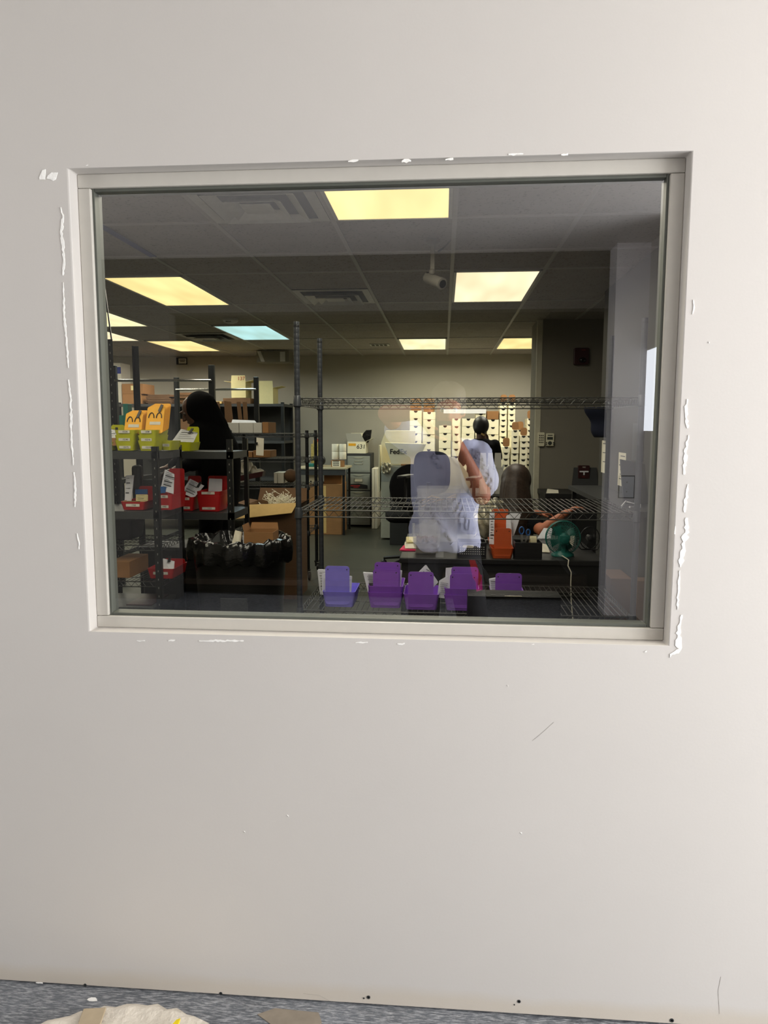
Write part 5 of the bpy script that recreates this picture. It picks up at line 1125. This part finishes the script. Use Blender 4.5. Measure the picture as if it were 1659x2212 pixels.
tag(MB().prism([(a.x, PY-.06, JZ+.001), (b.x+.02, PY-.06, JZ+.001), (b.x, PY-.015, b.z), (a.x+.025, PY-.015, b.z)], (0, .006, 0)).build('grey_board', 'dark_grey', org=((a.x+b.x)/2, PY-.04, JZ)), 'grey board leaning on the partition wall behind the pull station', 'board')
def wall_sheet(label, px, yt, yb, w, m='paper', name='wall_notice', cat='notice', prints=6, th=.003):
    D = RX*FOC/(px-958)*1.0; z1, z0 = at(px, yt, D).z, at(px, yb, D).z; y = D-DIST
    t = thing(name, label, cat, (RX-.004, y, z0))
    MB().b2((RX-th-.0005, y-w/2, z0), (RX-.0005, y+w/2, z1)).build('sheet', m, t)
    mb = MB(); R = random.Random(px)
    for k in range(prints): zz = z1-.02-(z1-z0-.04)*k/max(1, prints); mb.b2((RX-th-.0012, y-w/2+.02, zz-.006), (RX-th-.0004, y+w/2-.02-R.uniform(0, .05), zz))
    if prints: mb.build('print', 'ink', t)
    return t
wall_sheet('paper notice on the right wall between the two grey posts', 1335, 978, 1050, .2, 'paper_warm')
wall_sheet('paper notice on the right wall at the window edge, right of the front post', 1410, 966, 1052, .15, 'paper_warm', prints=8)
wall_sheet('paper notice on the right wall left of the rear grey post', 1300, 952, 1022, .26, 'paper_warm', prints=3)
wall_sheet('narrow dark framed picture on the right wall behind the front grey post', 1368, 914, 995, .22, 'dark_grey', 'picture', 'picture', 0, .015)
D = 5.55; c = at(1296, 910, D)
t = thing('hanging_bag', 'blue-grey fabric bag hanging at the far corner of the right wall', 'bag', (RX-.09, c.y, 1.33))
mb = MB(); mb.grid(lambda u, v: V((RX-.04-.13*math.sin(PI*min(1, u*1.1))*(.5+.6*v)-.01*math.sin(9*v), c.y-.12+.24*u, 1.33+.22*v)), 16, 12); mb.build('cloth', 'navy_cloth', t, smooth=60, solid=.004)
MB().lathe([(.004, 0), (.004, -.05)], (RX-.001, c.y, 1.552), 8, axis='x').build('hook', 'steel', t)
# counter at the right wall with a grey panel on it
QX0, QX1, QY0, QY1, QZ = .975, RX-.002, 3.95-DIST, 5.75-DIST, .955
t = thing('side_ledge', 'narrow grey ledge along the right wall behind the wire shelf', 'ledge', ((QX0+QX1)/2, (QY0+QY1)/2, 0))
MB().b2((QX0, QY0, QZ-.03), (QX1, QY1, QZ)).build('top', 'dark_grey', t)
for y in (QY0+.62, QY1-.08): MB().b2((QX0+.02, y, 0), (QX0+.05, y+.04, QZ-.031)).build('leg', 'black_steel', t)
w = [at(x, y, 4.35) for x, y in ((1348, 1092), (1402, 1092), (1393, 1003), (1341, 992))]; w[0].z = w[1].z = QZ+.002
tag(MB().prism(w, (0, .03, 0)).build('grey_folder', 'dark_grey', org=(w[0]+w[1])/2), 'grey tapered folder box standing on the ledge behind the front grey post', 'folder')
tag(MB().tube([(1.0, 4.15-DIST, QZ+.005), (1.06, 4.3-DIST, QZ+.02), (1.13, 4.25-DIST, QZ+.006), (1.09, 4.1-DIST, QZ+.005), (1.02, 4.05-DIST, QZ+.015)], .006, 6).build('cable_loop', 'paper', org=(1.06, 4.2-DIST, QZ), smooth=60), 'pale loop of cable on the ledge at the right wall', 'cable')
# security camera
p = at(935, 537, 4.2); p.z = BACK_Z-.006
t = thing('security_camera', 'white bullet security camera hanging from the ceiling', 'camera', (p.x, p.y, 2.2))
MB().lathe([(.042, 0), (.042, -.012), (.03, -.02), (.012, -.024)], p, 24).build('ceiling_plate', 'camera_grey', t, smooth=40)
j = V((p.x-.002, p.y, 2.265)); MB().b2((p.x-.014, p.y-.012, 2.27), (p.x+.012, p.y+.012, BACK_Z-.02)).build('stem', 'camera_grey', t, bevel=.004)
MB().ball(j, .02, 12, 8).build('swivel_joint', 'camera_grey', t, smooth=60)
b0, b1 = j+V((-.03, .05, -.02)), j+V((.055, -.05, -.075)); dr = (b1-b0).normalized()
MB().tube([b0, b0+dr*.004, b1-dr*.004, b1], [.026, .031, .031, .028], 20).build('body', 'camera_grey', t, smooth=50)
MB().tube([b1-dr*.012, b1+dr*.004], [.0325, .0325], 20).tube([b1+dr*.004, b1+dr*.006], [.0325, .024], 20).build('front_ring', 'camera_grey', t, smooth=50)
MB().tube([b1+dr*.003, b1+dr*.0075], [.023, .022], 16).build('lens', 'lens', t)
MB().tube([j+V((.01, 0, .0)), j+V((-.03, .02, .0)), b0+V((-.004, .0, .01))], .004, 6).build('loose_wire', 'black_plastic', t, smooth=60)
tag(MB().tube([p+V((.10, .02, .005)), p+V((.07, .0, -.03)), p+V((.03, -.01, -.065))], [.003, .005, .007], 8).build('camera_cable', 'black_plastic', org=p, smooth=60), 'thin black cable from the ceiling to the security camera', 'cable')
# ================================================================== people
def hand_parts(mb, wrist, palm, fdir, normal, thumb, curl=.9, k=1.0, spread=1.0, rad=.0088):
    """palm block and five separate fingers; fdir = where fingers point, normal = palm side, thumb = side of the thumb"""
    f = V(fdir).normalized(); n = V(normal); n = (n-f*n.dot(f)).normalized(); s = V(thumb); s = (s-f*s.dot(f)-n*s.dot(n)).normalized(); palm = V(palm)
    mb.capsule([V(wrist), palm-f*.03*k], [.027*k, .026*k])
    R = Matrix((s, f, n)).transposed()
    rs = []
    for v, w, d in ((-.045, .024, .014), (-.02, .034, .016), (.015, .040, .014), (.042, .040, .011)):
        rs.append([palm+R@V((w*k*math.cos(a), v*k, d*k*math.sin(a))) for a in [2*PI*i/14 for i in range(14)]])
    mb.rings(rs)
    for i, (o, L) in enumerate(((.030, .070), (.010, .080), (-.010, .074), (-.029, .058))):
        p = palm+s*(o*k)+f*(.036*k); pts = [p]; a = .25
        for seg in (.45, .32, .23):
            a += curl*(.55 if seg == .45 else .5); d = f*math.cos(a)+n*math.sin(a)+s*(o*spread*1.5); pts.append(pts[-1]+d.normalized()*L*seg*k)
        mb.capsule(pts, [rad*1.1*k, rad*k, rad*.9*k, rad*.75*k], 8)
    p = palm+s*.030*k-f*.022*k; q = p+(s*.8+f*.55+n*.25).normalized()*.034*k; mb.capsule([p, q, q+(s*.2+f*.8+n*.6*curl).normalized()*.028*k, q+(s*-.1+f*.8+n*.9*curl).normalized()*.046*k], [.014*k, .0115*k, .0105*k, .008*k], 8)
def head_parts(mb, c, fwd, up=(0, 0, 1), k=1.0):
    f = V(fwd).normalized(); u = V(up); u = (u-f*u.dot(f)).normalized(); s = f.cross(u); R = Matrix((s, f, u)).transposed(); c = V(c)
    rs = []
    for z, rx, ry, oy in ((-.118, .020, .022, .055), (-.108, .038, .045, .035), (-.085, .052, .070, .018), (-.05, .064, .085, .008), (-.01, .072, .094, .0), (.03, .076, .098, -.004), (.065, .071, .092, -.008), (.095, .052, .07, -.012), (.112, .024, .034, -.014)):
        rs.append([c+R@V((rx*k*math.cos(a), (oy+ry*math.sin(a))*k, z*k)) for a in [2*PI*i/18 for i in range(18)]])
    mb.rings(rs)
    P = lambda x, y, z: c+R@V((x*k, y*k, z*k))
    mb.capsule([P(0, .092, .012), P(0, .112, -.028)], [.010*k, .014*k], 8)                 # nose
    mb.ball(P(0, .086, -.062), (.022*k, .012*k, .008*k), 10, 6)                             # lips
    mb.ball(P(0, .086, .022), (.045*k, .012*k, .009*k), 10, 6)                              # brow
    for sx in (-1, 1): mb.ball(P(sx*.078, -.006, -.012), (.012*k, .022*k, .032*k), 8, 6)     # ears
    return P
def torso_parts(mb, secs, n=20):
    rs = []
    for c, rx, ry, yaw in secs:
        rs.append([V(c)+V((rx*math.cos(a)*math.cos(yaw)-ry*math.sin(a)*math.sin(yaw), rx*math.cos(a)*math.sin(yaw)+ry*math.sin(a)*math.cos(yaw), 0)) for a in [2*PI*i/n for i in range(n)]])
    mb.rings(rs)
# ---- the photographer on this side of the glass
hd = mir(969, 884, 3.74); root = thing('person', 'person in a pale blue T-shirt photographing the window, mirrored in the glass', 'person', (hd.x, -2.08, 0))
shL, shR = mir(902, 962, 3.80), mir(1030, 982, 3.80); ch = mir(965, 1010, 3.82); wa = mir(962, 1110, 3.84); hp = mir(958, 1200, 3.84)
elL, wrL, haL = mir(834, 893, 3.58), mir(922, 892, 3.40), V((-.062, -1.652, 1.405))
elR, wrR, haR = mir(1041, 1072, 3.52), mir(990, 960, 3.405), V((.060, -1.652, 1.345))
kn = [V((hp.x-.10, -1.98, .44)), V((hp.x+.15, -1.96, .44))]; an = [V((hp.x-.11, -2.06, .07)), V((hp.x+.19, -2.0, .07))]; hj = [V((hp.x-.09, hp.y, .80)), V((hp.x+.09, hp.y, .80))]
mb = MB(); P = head_parts(mb, hd, (0, 1, -.12), k=.98)
nk = V((hd.x, hd.y-.02, hd.z-.17)); mb.capsule([hd+V((0, -.015, -.08)), nk], [.056, .06])
torso_parts(mb, [(hp+V((0, 0, -.02)), .15, .10, 0), (hp+V((0, 0, .06)), .165, .112, 0), (wa, .145, .10, 0), (ch+V((0, 0, -.05)), .165, .112, 0), (ch+V((0, 0, .06)), .175, .11, 0), (V((nk.x, nk.y, shL.z+.03)), .12, .08, 0), (nk, .06, .055, 0)])
for sh, el, wr in ((shL, elL, wrL), (shR, elR, wrR)): mb.capsule([sh, sh.lerp(el, .5), el], [.058, .052, .043]); mb.capsule([el, el.lerp(wr, .35), wr], [.043, .044, .027])
hand_parts(mb, wrL, haL, (.25, .15, -.9), (1, .15, .2), (.1, .1, 1), .75); hand_parts(mb, wrR, haR, (-.15, .15, .9), (-1, .15, .1), (-.2, -.9, .3), .75)
for i in (0, 1): mb.capsule([hj[i], kn[i], an[i]], [.085, .058, .042]); mb.capsule([an[i], an[i]+V((0, .14, -.03))], [.04, .032])
remesh(mb.build('body', 'skin', root), .0062, 4)
for sx in (-1, 1): e = MB().ball(P(sx*.031, .083, .004), .0125, 10, 8).build('eye', 'paper', root, smooth=60); MB().ball(P(sx*.031, .0892, .003), .0088, 8, 6).build('iris', 'hair_brown', e, smooth=60)
mb = MB(); rs = []
for z, kx, oy in ((-.03, 1.10, -.028), (.02, 1.13, -.022), (.055, 1.13, -.016), (.09, 1.12, -.012), (.115, .98, -.012), (.132, .62, -.012), (.138, .22, -.012)):
    rs.append([P(.079*kx*math.cos(a)*(1+.03*math.sin(5*a+z*60)), oy+.100*kx*math.sin(a)*(.9 if math.sin(a) > 0 and z < .06 else 1), z+.006*math.sin(4*a+z*40)) for a in [2*PI*i/24 for i in range(24)]])
mb.rings(rs); mb.build('hair', 'hair_grey', root, smooth=70)
# T-shirt with folds, sleeves
mb = MB(); hem = hp+V((0, 0, .0)); hem.z = .765
torso_parts(mb, [(hem, .185, .135, 0), (hem+V((0, 0, .10)), .180, .13, 0), (wa, .168, .122, 0), (ch+V((0, 0, -.05)), .182, .128, 0), (ch+V((0, 0, .05)), .19, .125, 0), (V((nk.x, nk.y, shL.z+.035)), .145, .098, 0), (nk+V((0, 0, .005)), .078, .068, 0)], 32)
slL = shL.lerp(elL, .52); slR = shR.lerp(elR, .62)
mb.capsule([shL, slL], [.074, .085]); mb.capsule([shR, slR], [.076, .092])
shirt = remesh(mb.build('t_shirt', 'shirt', root), .009, 5)
R = random.Random(4)
for v in shirt.data.vertices:                                   # drag folds from the raised shoulder to the hip
    p = v.co.copy(); q = (p.x*1.25+p.z*.8)*30+1.6*math.sin(p.z*8+p.x*5); w_ = .55+.45*math.sin(q)+.10*math.sin(p.z*40-p.x*30); v.co += v.normal*(.016*w_*(1 if p.z < shL.z-.02 else .5))
# trousers, belt, shoes
mb = MB(); torso_parts(mb, [(V((hp.x, hp.y, .68)), .150, .115, 0), (V((hp.x, hp.y, .75)), .168, .124, 0), (V((hp.x, hp.y, .80)), .164, .118, 0), (V((hp.x, hp.y, .84)), .155, .108, 0)])
for i in (0, 1): mb.capsule([hj[i]+V((0, 0, -.02)), kn[i], an[i]+V((0, 0, .015))], [.103, .082, .072])
remesh(mb.build('trousers', 'pants', root), .010, 4)
b = MB(); torso_parts(b, [(V((hp.x, hp.y, .735)), .170, .128, 0), (V((hp.x, hp.y, .765)), .170, .128, 0)]); bel = b.build('belt', 'black_plastic', root, smooth=50)
MB().box((hp.x-.02, hp.y+.131, .75), (.04, .008, .03)).build('buckle', 'steel', bel)
for i in (0, 1):
    mb = MB(); a = an[i]; mb.capsule([a+V((0, -.025, -.018)), a+V((0, .05, -.018)), a+V((0, .15, -.028))], [.054, .053, .044]); remesh(mb.build('shoe', 'black_plastic', root), .008, 2)
t = thing('phone', 'dark phone held up in front of the face by the photographer', 'phone', (0, -1.627, 1.276))
MB().prism(rrect(-.037, .037, 1.276, 1.43, .009, -1.632), (0, .0085, 0)).build('body', 'black_plastic', t, bevel=.001)
for z in (1.40, 1.375): MB().lathe([(.0075, 0), (.0075, .0015), (.004, .002)], (0 if z == 1.40 else .0, -1.6235, z), 14, axis='y').build('lens', 'lens', t)
c = V((.165, -1.90, .74))
t = thing('lanyard', 'red and pink lanyard with a black fob hanging at the photographer\'s hip', 'lanyard', (c.x, c.y, .60))
MB().prism([c+V((-.03, 0, 0)), c+V((.0, 0, 0)), c+V((.035, .006, -.09)), c+V((.02, .01, -.13)), c+V((-.01, .006, -.09))], (0, .006, 0)).build('red_strap', 'red_plastic', t)
MB().prism([c+V((.0, 0, -.07)), c+V((.035, 0, -.075)), c+V((.04, 0, -.15)), c+V((.01, 0, -.16))], (0, .007, 0)).build('pink_strap', 'magenta', t)
MB().prism([c+V((.035, 0, -.04)), c+V((.055, 0, -.05)), c+V((.10, 0, -.135)), c+V((.075, 0, -.145))], (0, .014, 0)).build('fob', 'black_plastic', t)
MB().tube([c+V((.0, .004, .012)), c+V((.03, .006, -.02)), c+V((.045, .008, -.048))], .003, 6).build('cord', 'black_plastic', t)
# ---- hooded person bending over the racks at the left
D = 5.35
def L_(px, py, d=D): return at(px, py, d)
hd = L_(424, 886, 5.25); root = thing('person', 'person in a black hooded top bending to the left behind the yellow bins', 'person', (L_(452, 1000).x, D-DIST, 0))
mb = MB(); P = head_parts(mb, hd, (-.9, -.25, -.45), (-.35, 0, .9))
sh = L_(452, 925, 5.35); hip = L_(466, 1080, 5.38); hip.z = .90
sN, sF = sh+V((-.01, -.16, -.03)), sh+V((.0, .17, -.03))
mb.capsule([hd+V((.03, 0, -.05)), sh+V((0, 0, .02))], [.06, .07])
torso_parts(mb, [(hip, .13, .16, 0), (hip.lerp(sh, .4)+V((.04, 0, 0)), .14, .17, 0), (hip.lerp(sh, .75)+V((.03, 0, 0)), .14, .19, 0), (sh, .11, .18, 0), (sh+V((-.03, 0, .07)), .06, .09, 0)])
elN, elF = L_(415, 1000, 5.16), L_(400, 990, 5.5); wN, wF = L_(392, 1010, 4.99+.08), L_(375, 1005, 5.4)
mb.capsule([sN, elN, wN], [.055, .043, .028]); mb.capsule([sF, elF, wF], [.055, .043, .028])
hand_parts(mb, wN, wN+V((-.07, -.01, -.02)), (-1, 0, -.2), (0, 0, -1), (0, -1, 0), .6); hand_parts(mb, wF, wF+V((-.07, 0, -.02)), (-1, 0, -.2), (0, 0, -1), (0, 1, 0), .6)
for y in (-.09, .09): mb.capsule([hip+V((0, y, -.02)), V((hip.x-.03, hip.y+y, .48)), V((hip.x+.02, hip.y+y, .07))], [.085, .06, .042]); mb.capsule([V((hip.x+.02, hip.y+y, .05)), V((hip.x-.12, hip.y+y, .035))], [.04, .03])
remesh(mb.build('body', 'skin_dark', root), .007, 4)
for sy in (-1, 1): MB().ball(P(sy*.031, .083, .004), .0125, 10, 8).build('eye', 'hair_brown', root, smooth=60)
mb = MB(); torso_parts(mb, [(hip+V((0, 0, -.1)), .165, .20, 0), (hip+V((.02, 0, .05)), .165, .20, 0), (hip.lerp(sh, .45)+V((.045, 0, 0)), .165, .205, 0), (hip.lerp(sh, .75)+V((.035, 0, 0)), .165, .22, 0), (sh+V((0, 0, .01)), .14, .205, 0), (sh+V((-.03, 0, .08)), .09, .12, 0)])
mb.capsule([sN, elN, wN], [.078, .064, .046]); mb.capsule([sF, elF, wF], [.078, .064, .046])
mb.ball(hd+V((.03, 0, .02)), (.112, .105, .122), 20, 14); mb.capsule([hd+V((.05, 0, .03)), L_(455, 925, 5.33), L_(466, 985, 5.36)], [.105, .135, .14])
remesh(mb.build('hooded_top', 'black_cloth', root), .011, 4)
mb = MB(); torso_parts(mb, [(hip+V((0, 0, -.10)), .145, .18, 0), (hip, .145, .18, 0)])
for y in (-.09, .09): mb.capsule([hip+V((0, y, -.05)), V((hip.x-.03, hip.y+y, .48)), V((hip.x+.02, hip.y+y, .10))], [.10, .08, .07])
remesh(mb.build('trousers', 'black_cloth', root), .011, 3)
# ---- person standing with the back turned, far in the room
D = 8.8; root = thing('person', 'person in a black T-shirt standing with the back turned in front of the white cartons', 'person', (at(1039, 1000, D).x, D-DIST, 0))
hd = at(1039, 927, D); hd.z = 1.405; cx = hd.x; y = hd.y
mb = MB(); P = head_parts(mb, hd, (.25, 1, -.25), k=.97)
sz = 1.215; mb.capsule([hd+V((0, -.01, -.06)), V((cx, y-.01, sz+.04))], [.054, .058])
torso_parts(mb, [(V((cx, y, .76)), .15, .105, 0), (V((cx, y, .92)), .135, .095, 0), (V((cx, y, 1.08)), .155, .105, 0), (V((cx, y, sz-.02)), .17, .10, 0), (V((cx, y, sz+.03)), .11, .075, 0)])
for sx, el, wr, tgt in ((-1, V((cx-.215, y+.05, .97)), V((cx-.12, y+.2, 1.02)), V((cx-.04, y+.23, 1.05))), (1, V((cx+.21, y+.06, 1.0)), V((cx+.10, y+.16, 1.19)), V((cx+.08, y+.14, 1.27)))):
    s0 = V((cx+sx*.165, y, sz-.02)); mb.capsule([s0, el, wr], [.052, .04, .026]); d = (tgt-wr); hand_parts(mb, wr, tgt, d, (-sx*.6, -.4, .2), (0, .3, 1), .5)
for sx in (-1, 1): mb.capsule([V((cx+sx*.08, y, .74)), V((cx+sx*.085, y+.01, .40)), V((cx+sx*.09, y-.01, .07))], [.08, .055, .04]); mb.capsule([V((cx+sx*.09, y-.01, .05)), V((cx+sx*.1, y+.13, .035))], [.038, .03])
remesh(mb.build('body', 'skin_dark', root), .008, 4)
mb = MB(); mb.ball(P(0, -.012, .02), (.098, .112, .112), 18, 12); mb.ball(P(0, -.05, -.03), (.08, .06, .07), 14, 10); remesh(mb.build('hair', 'hair_black', root), .010, 2)
mb = MB(); torso_parts(mb, [(V((cx, y, .72)), .175, .13, 0), (V((cx, y, .92)), .165, .12, 0), (V((cx, y, 1.08)), .178, .125, 0), (V((cx, y, sz-.02)), .19, .118, 0), (V((cx, y, sz+.035)), .12, .09, 0), (V((cx, y, sz+.055)), .08, .07, 0)])
for sx, el in ((-1, V((cx-.215, y+.05, .97))), (1, V((cx+.21, y+.06, 1.0)))): s0 = V((cx+sx*.165, y, sz-.02)); mb.capsule([s0, s0.lerp(el, .75)], [.068, .068])
remesh(mb.build('t_shirt', 'charcoal_cloth', root), .011, 4)
mb = MB(); torso_parts(mb, [(V((cx, y, .70)), .16, .115, 0), (V((cx, y, .80)), .155, .11, 0)])
for sx in (-1, 1): mb.capsule([V((cx+sx*.08, y, .70)), V((cx+sx*.085, y+.01, .40)), V((cx+sx*.09, y-.01, .09))], [.095, .075, .065])
remesh(mb.build('trousers', 'black_cloth', root), .011, 3)
MB().box(at(1043, 938.5, D-.13)+V((0, 0, .0)), (.045, .006, .02), 0, 0, .5).build('neck_label', 'kraft_light', root)
# ---- seated woman with long hair
D = 5.3; hd = at(1118, 1042, D); root = thing('person', 'person with long brown hair seated behind the desk, one bare forearm reaching right', 'person', (hd.x-.02, D-DIST, 0))
mb = MB(); P = head_parts(mb, hd, (.75, .6, -.25), k=.98); x, y, z = hd
sz = z-.235; mb.capsule([hd+V((-.01, 0, -.07)), V((x-.02, y, sz+.03))], [.05, .055])
torso_parts(mb, [(V((x-.05, y+.03, .46)), .16, .13, .3), (V((x-.04, y+.02, .60)), .135, .10, .3), (V((x-.02, y, sz-.06)), .165, .105, .3), (V((x-.02, y, sz)), .12, .08, .3)])
el = at(1170, 1146, 5.06); wr = at(1216, 1112, 5.08); hh = at(1231, 1103, 5.08)
s0 = V((x+.10, y-.10, sz-.04)); mb.capsule([s0, s0.lerp(el, .5), el], [.05, .046, .04]); mb.capsule([el, el.lerp(wr, .35), wr], [.04, .038, .025]); hand_parts(mb, wr, hh, hh-wr, (.3, 0, -.9), (0, .8, .6), .5)
el2 = V((x-.1, y+.22, sz-.22)); wr2 = V((x+.15, y+.2, .76)); mb.capsule([V((x-.12, y+.1, sz-.04)), el2, wr2], [.05, .04, .026]); hand_parts(mb, wr2, wr2+V((.07, 0, .0)), (1, 0, 0), (0, 0, -1), (0, -1, 0), .5)
for o in (0, .17): mb.capsule([V((x-.04+o*.3, y+o*.6, .50)), V((x+.30, y+.04+o, .50)), V((x+.30, y+.02+o, .07))], [.08, .06, .04]); mb.capsule([V((x+.30, y+.02+o, .05)), V((x+.42, y+.05+o, .035))], [.036, .03])
remesh(mb.build('body', 'skin', root), .008, 4)
mb = MB(); mb.ball(hd+V((-.01, 0, .02)), (.108, .112, .118), 18, 12); mb.capsule([hd+V((-.02, -.03, -.02)), V((x-.02, y-.07, sz-.02)), V((x-.03, y-.09, sz-.20))], [.105, .125, .10]); mb.capsule([hd+V((.03, -.07, -.05)), V((x+.07, y-.10, sz-.06)), V((x+.05, y-.12, sz-.20))], [.05, .06, .04])
hair = remesh(mb.build('hair', 'hair_brown', root), .009, 3)
for v in hair.data.vertices: a = math.atan2(v.co.y-.0, v.co.x); v.co.x *= 1+.02*math.sin(a*37)*(1 if v.co.z < hd.z+.05 else .3)
mb = MB(); torso_parts(mb, [(V((x-.05, y+.03, .44)), .18, .15, .3), (V((x-.04, y+.02, .60)), .16, .125, .3), (V((x-.02, y, sz-.06)), .185, .125, .3), (V((x-.02, y, sz+.02)), .13, .09, .3)]); mb.capsule([s0, s0.lerp(el, .45)], [.066, .062]); mb.capsule([V((x-.12, y+.1, sz-.04)), V((x-.1, y+.2, sz-.16))], [.066, .06])
remesh(mb.build('top', 'charcoal_cloth', root), .011, 3)
mb = MB()
for o in (0, .17): mb.capsule([V((x-.04+o*.3, y+o*.6, .50)), V((x+.30, y+.04+o, .50)), V((x+.30, y+.02+o, .10))], [.098, .08, .065])
mb.ball((x-.03, y+.06, .50), (.18, .17, .11)); remesh(mb.build('trousers', 'black_cloth', root), .012, 3)
t = thing('stool', 'black stool under the seated person', 'stool', (x-.03, y+.08, 0))
MB().lathe([(.02, .335), (.15, .34), (.155, .355), (.15, .37), (.01, .375)], (x-.03, y+.08, 0), 24).build('seat', 'black_plastic', t, smooth=50)
for k in range(4): a = PI/4+PI/2*k; MB().cyl((x-.03+.1*math.cos(a), y+.08+.1*math.sin(a), .338), (x-.03+.16*math.cos(a), y+.08+.16*math.sin(a), 0), .012).build('leg', 'black_steel', t)
# ================================================================== this side of the glass
p = mir(1357, 1053, 5.40)
t = thing('light_switch', 'white light switch plate on the wall pier, mirrored at the right', 'light switch', (p.x, -3.725, p.z-.07))
MB().b2((p.x-.052, -3.729, p.z-.077), (p.x+.052, -3.722, p.z+.077)).build('plate', 'paper', t, bevel=.003)
MB().b2((p.x-.059, -3.7295, p.z-.083), (p.x+.057, -3.7272, p.z+.084)).build('shadow_outline', 'dark_grey', t)  # dark plate stands for the shadow edge around the switch
MB().b2((p.x-.006, -3.724, p.z-.014), (p.x+.006, -3.704, p.z+.010)).build('toggle', 'paper', t, bevel=.002)
for dz in (-.035, .035): MB().lathe([(.0045, 0), (.0045, .002), (.001, .0025)], (p.x, -3.722, p.z+dz), 8, axis='y').build('screw', 'steel', t)
# canvas sack at the foot of the wall
c = V((-.30, -.30, 0))
fl = lambda px, py: (lambda d: EYE+d*(-EYE.z/d.z))(FWD*FOC+RGT*(px-CX)-UPV*(py-CY))
A = fl(280, 2184); B = fl(20, 2225); E_ = fl(600, 2235)
c = V(((B.x+E_.x)/2, A.y-.27, 0)); rx = (E_.x-B.x)/2+.03
t = thing('canvas_sack', 'off-white gathered canvas sack on the floor below the window', 'sack', c)
n = 80; rs = []
for k, (q, z) in enumerate(((.98, .002), (1.0, .012), (.985, .028), (.93, .045), (.86, .052), (.78, .046), (.70, .050), (.5, .055), (.25, .05), (.02, .048))):
    rs.append([V((c.x+rx*q*math.cos(a)*(1+.02*math.sin(3*a)), c.y+.255*q*math.sin(a)*(1+.025*math.sin(5*a)+(.006*math.sin(34*a) if .8 < q else 0)), z+(.004*math.sin(34*a+.7) if .75 < q < .99 else .004*math.sin(7*a+q*9)))) for a in [2*PI*i/n for i in range(n)]])
MB().rings(rs).build('canvas', 'canvas', t, smooth=70)
a = fl(220, 2215); MB().box((a.x+.0, a.y-.045, .0585), (.052, .05, .005), .15, .1).build('leather_patch', 'leather', t, bevel=.002)
a = at(386, 2206, 1.37); zz = .062; d_ = (a-EYE); a = EYE+d_*((zz-EYE.z)/d_.z); tag(MB().prism([(a.x-.02, a.y-.05, zz), (a.x+.008, a.y-.06, zz), (a.x+.004, a.y, zz+.002), (a.x-.004, a.y-.004, zz+.001)], (0, 0, .006)).build('scraper', 'yellow', org=(a.x, a.y, zz)), 'yellow plastic scraper lying on the canvas sack', 'scraper')
def flake(px, py, r, h=.0012, m='plaster', nm='plaster_crumb'):
    q = fl(px, py); R = random.Random(px); return MB().prism([(q.x+r*math.cos(a)*R.uniform(.6, 1.2)*2, q.y+r*math.sin(a)*R.uniform(.5, 1), .0002) for a in [2*PI*i/9 for i in range(9)]], (0, 0, h)).build(nm, m, org=q)
tag(flake(201, 2160, .008), 'white plaster crumb on the dusty floor above the canvas sack', 'plaster crumb')
o = tag(flake(640, 2206, .05, .0015, 'mortar', 'mortar_smear'), 'sandy smear of dried mortar on the floor right of the canvas sack', 'mortar')
# film and battens in the dark bay behind the photographer (seen only mirrored)
mb = MB(); mb.grid(lambda u, v: V((-3.3+4.5*u, -8.9+4.75*v, .012+.012*(1+math.sin(11*u+5*v))*(1+math.sin(17*v+3*u+2*math.sin(7*u)))*.5)), 70, 110)
tag(mb.build('plastic_film', 'film', org=(-.7, -6, 0), smooth=60), 'dark wrinkled plastic film spread on the floor, mirrored along the bottom of the glass', 'plastic film')
for k, (x0, x1, y0, z) in enumerate(((-2.6, -.3, -4.42, .05), (.1, 1.2, -4.35, .07), (-1.2, 1.25, -4.62, .09))):
    tag(MB().box(((x0+x1)/2, y0, z/2+.036), (x1-x0, .09, z), .02*(k-1)).build('timber_batten', 'wood_dark', org=((x0+x1)/2, y0, .035), bevel=.004), 'dark timber batten on the floor of the mirrored bay, %s' % ('on the left', 'short one on the right', 'longest and farthest')[k], 'timber')
for o in bpy.data.objects:
    if '_e' in o: del o['_e']
